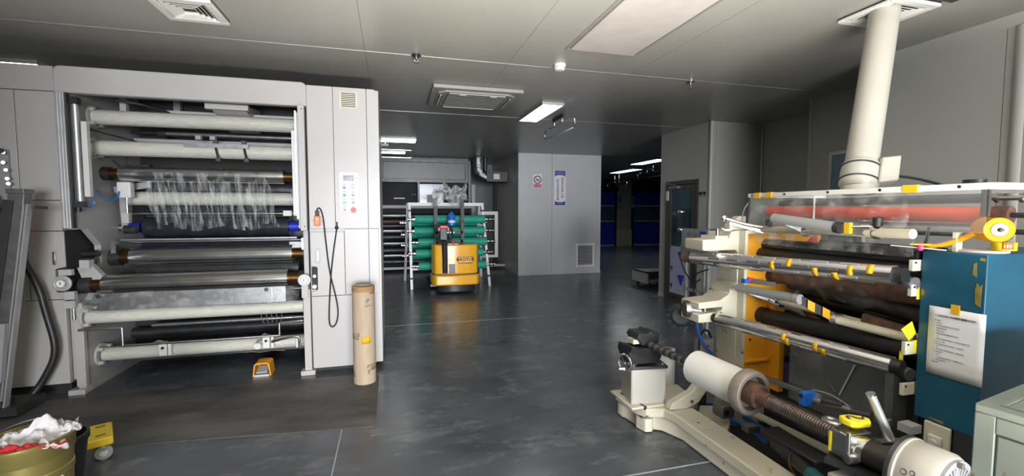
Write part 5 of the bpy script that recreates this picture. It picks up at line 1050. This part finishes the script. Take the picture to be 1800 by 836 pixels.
for k,(pts,lab) in enumerate(((((2.30,2.9,.02),(2.35,2.75,.06),(2.45,2.55,.05),(2.42,2.35,.03)),'blue air line lying nearest the unwind beam'),(((2.36,2.95,.02),(2.45,2.8,.07),(2.55,2.6,.06),(2.5,2.35,.03)),'blue air line lying in the middle of the tangle'),(((2.40,3.0,.03),(2.55,2.85,.08),(2.65,2.62,.07),(2.6,2.4,.04)),'blue air line lying farthest under the slitter'))):
    tag(MB().tube(pts,.014,8,2).build('air_line','blue_hose'),lab,'hose')
jb = root('junction_block','grey junction box behind the white film roll','junction box',(2.38,2.9,.46))
B('box_body','panel_grey',(2.30,2.42,2.88,2.96,.47,.60),jb,bevel=.006); MB().torus((2.40,2.95,.52),(.5,-.85,.1),.13,.008,28,8).build('cable_coil','black',jb); C('cable_gland','red',(2.36,2.879,.55),(2.36,2.87,.55),.012,jb,10)
B('support_post','dark_steel',(2.34,2.38,2.90,2.94,0,.47),jb)

# grey-green steel cabinet, bottom right
gc = root('steel_cabinet','worn grey-green steel cabinet with a raised back at the bottom right corner','cabinet',(2.15,.95,0))
def gcb(name,m,u0,u1,w0,w1,z0,z1,par,bev=.004):
    b=MB().box(u0,u1,w0,w1,z0,z1); b.v=[Vector((GX.x+UU.x*v.x+WW.x*v.y, GX.y+UU.y*v.x+WW.y*v.y, v.z)) for v in b.v]; return b.build(name,m,par,bev)
GX=Vector((2.005,1.06,0)); UU=Vector((math.cos(math.radians(10)),math.sin(math.radians(10)),0)); WW=Vector((math.sin(math.radians(9)),-math.cos(math.radians(9)),0))
GT=.915
gcb('cabinet_body','grey_green',.012,.70,.012,.8,.05,GT-.03,gc); gcb('cabinet_top','grey_green',0,.70,0,.82,GT-.03,GT,gc)
for (a,b,c,d_) in ((0,.012,.0,.055),(0,.012,.76,.82)): gcb('door_stile','grey_green',a,b,c,d_,.05,GT-.03,gc)
gcb('door_rail','grey_green',0,.012,.055,.76,GT-.09,GT-.03,gc); gcb('front_door','grey_green',.004,.013,.06,.755,.06,GT-.095,gc)
for (a,b,c,d_) in ((.045,.06,.05,.78),(.40,.415,.05,.78),(.06,.40,.05,.065)): gcb('lid_bead','grey_green',a,b,c,d_,GT,GT+.006,gc,.002)
gcb('lid_panel','grey_green',.062,.398,.067,.78,GT,GT+.0025,gc,.001)
gcb('raised_back','grey_green',.46,.70,0,.82,GT,GT+.17,gc)
p=GX+UU*.18+WW*.17; MB().torus((p.x,p.y,GT+.008),(0,0,1),.028,.004,24,6).build('pull_ring','chrome',gc); gcb('cabinet_plinth','dark_panel',.03,.66,.03,.8,0,.05,gc)
# ================================================================== FOREGROUND LEFT
PX,PY=-1.70,2.60
pa = root('paint_pail','large gold painted metal pail in the left foreground','pail',(PX,PY,0))
MB().lathe((PX,PY,0),(PX,PY,.8),[(0,.140),(.005,.147),(.33,.153),(.335,.158),(.365,.158),(.37,.154),(.43,.158),(.44,.164),(.49,.167),(.505,.173),(.52,.173),(.523,.165),(.49,.161),(.36,.155)],56).build('pail_body','gold_paint',pa)
C('pail_content','gold_dark',(PX,PY,.43),(PX,PY,.475),.157,pa,40)
MB().tube([(PX-.17,PY-.02,.50),(PX-.175,PY+.05,.52),(PX-.13,PY+.14,.535),(PX-.02,PY+.19,.545),(PX+.11,PY+.15,.54),(PX+.17,PY+.04,.51)],.0018,6,2).build('wire_handle','dull_steel',pa)
MB().grid(4,1,lambda u,v:(PX+.1545*math.sin(.92+.45*u),PY-.1545*math.cos(.92+.45*u),.05+.28*v)).build('paper_label','paper',pa,thick=.001)
rg=MB()
def ragf(u,v):
    a=(u-.5)*2; b=(v-.5)*2
    return (PX+.015+.155*a*(1-.15*b)+.02*math.sin(5*b), PY+.01+.118*b+.015*math.sin(7*a), .505+.075*math.exp(-4.5*((a-.02)**2+(b-.25)**2))+.03*a*(b>0)*b+.014*math.sin(8*a+4*b)+.011*math.sin(12*b-5*a)+.006*math.sin(27*a+19*b))
rg.grid(44,40,ragf); tag(rg.build('rag','rag_white',thick=.004),'white rag stained red, crumpled on top of the gold pail','rag')
tag(MB().grid(40,6,lambda u,v:(PX+.02+(.115+.045*v)*math.sin(-.75+1.55*u),PY-(.115+.045*v)*math.cos(-.75+1.55*u),.510+.022*(1-v)*math.sin(math.pi*u)+.007*math.sin(17*u+4*v)+.004*math.sin(37*u-7*v))).build('red_rag','rag_red',thick=.008),'bright red cloth tucked under the white rag in the gold pail','rag')
bb = root('black_bucket','black bucket with a wire handle right behind the gold pail','bucket',(-1.84,2.98,0))
MB().lathe((-1.84,2.98,0),(-1.84,2.98,.6),[(0,.10),(.004,.11),(.30,.145),(.31,.155),(.34,.155),(.345,.14),(.05,.11)],40).build('bucket_body','black_rubber',bb); MB().tube([(-1.76,2.84,.30),(-1.70,2.85,.28),(-1.688,2.87,.22),(-1.70,2.87,.17)],.003,6,2).build('wire_handle','aluminium',bb)
dl = root('yellow_dolly','small flat yellow wheeled dolly on the floor behind the gold pail','dolly',(-2.03,3.5,0))
def dlb(b): return b.rot(math.radians(28),(-1.72,3.38,0))
dlb(MB().box(-2.28,-1.76,3.38,3.66,.095,.150)).build('deck','dolly_yellow',dl,bevel=.010)
for (x,y) in ((-1.81,3.42),(-1.81,3.62),(-2.22,3.42),(-2.22,3.62)):
    cw=dlb(MB().cyl((x,y-.015,.045),(x,y+.015,.045),.045,20)).build('wheel','panel_grey',dl); dlb(MB().cyl((x,y-.02,.045),(x,y+.02,.045),.022,14)).build('wheel_hub','plastic_white',cw); dlb(MB().box(x-.012,x+.012,y-.022,y+.022,.06,.097)).build('caster_fork','brushed_steel',dl)
for (x,y) in ((-1.82,3.44),(-1.82,3.60),(-2.0,3.44)): dlb(MB().box(x-.025,x+.025,y-.01,y+.01,.148,.153)).build('deck_slot','tape_residue',dl)
pbag=MB().grid(30,24,lambda u,v:(-1.66+.15*math.sin(math.pi*v)*math.cos(2*math.pi*u)*(1+.15*math.sin(5*u*6.283)),2.2+.11*math.sin(math.pi*v)*math.sin(2*math.pi*u)*(1+.15*math.sin(4*u*6.283)),.02+.44*(1-v)+.02*math.sin(14*u+9*v)*math.sin(math.pi*v)))
tag(pbag.build('clear_bag','plastic_bag'),'crumpled clear plastic bag in front of the gold pail at the left edge','bag')
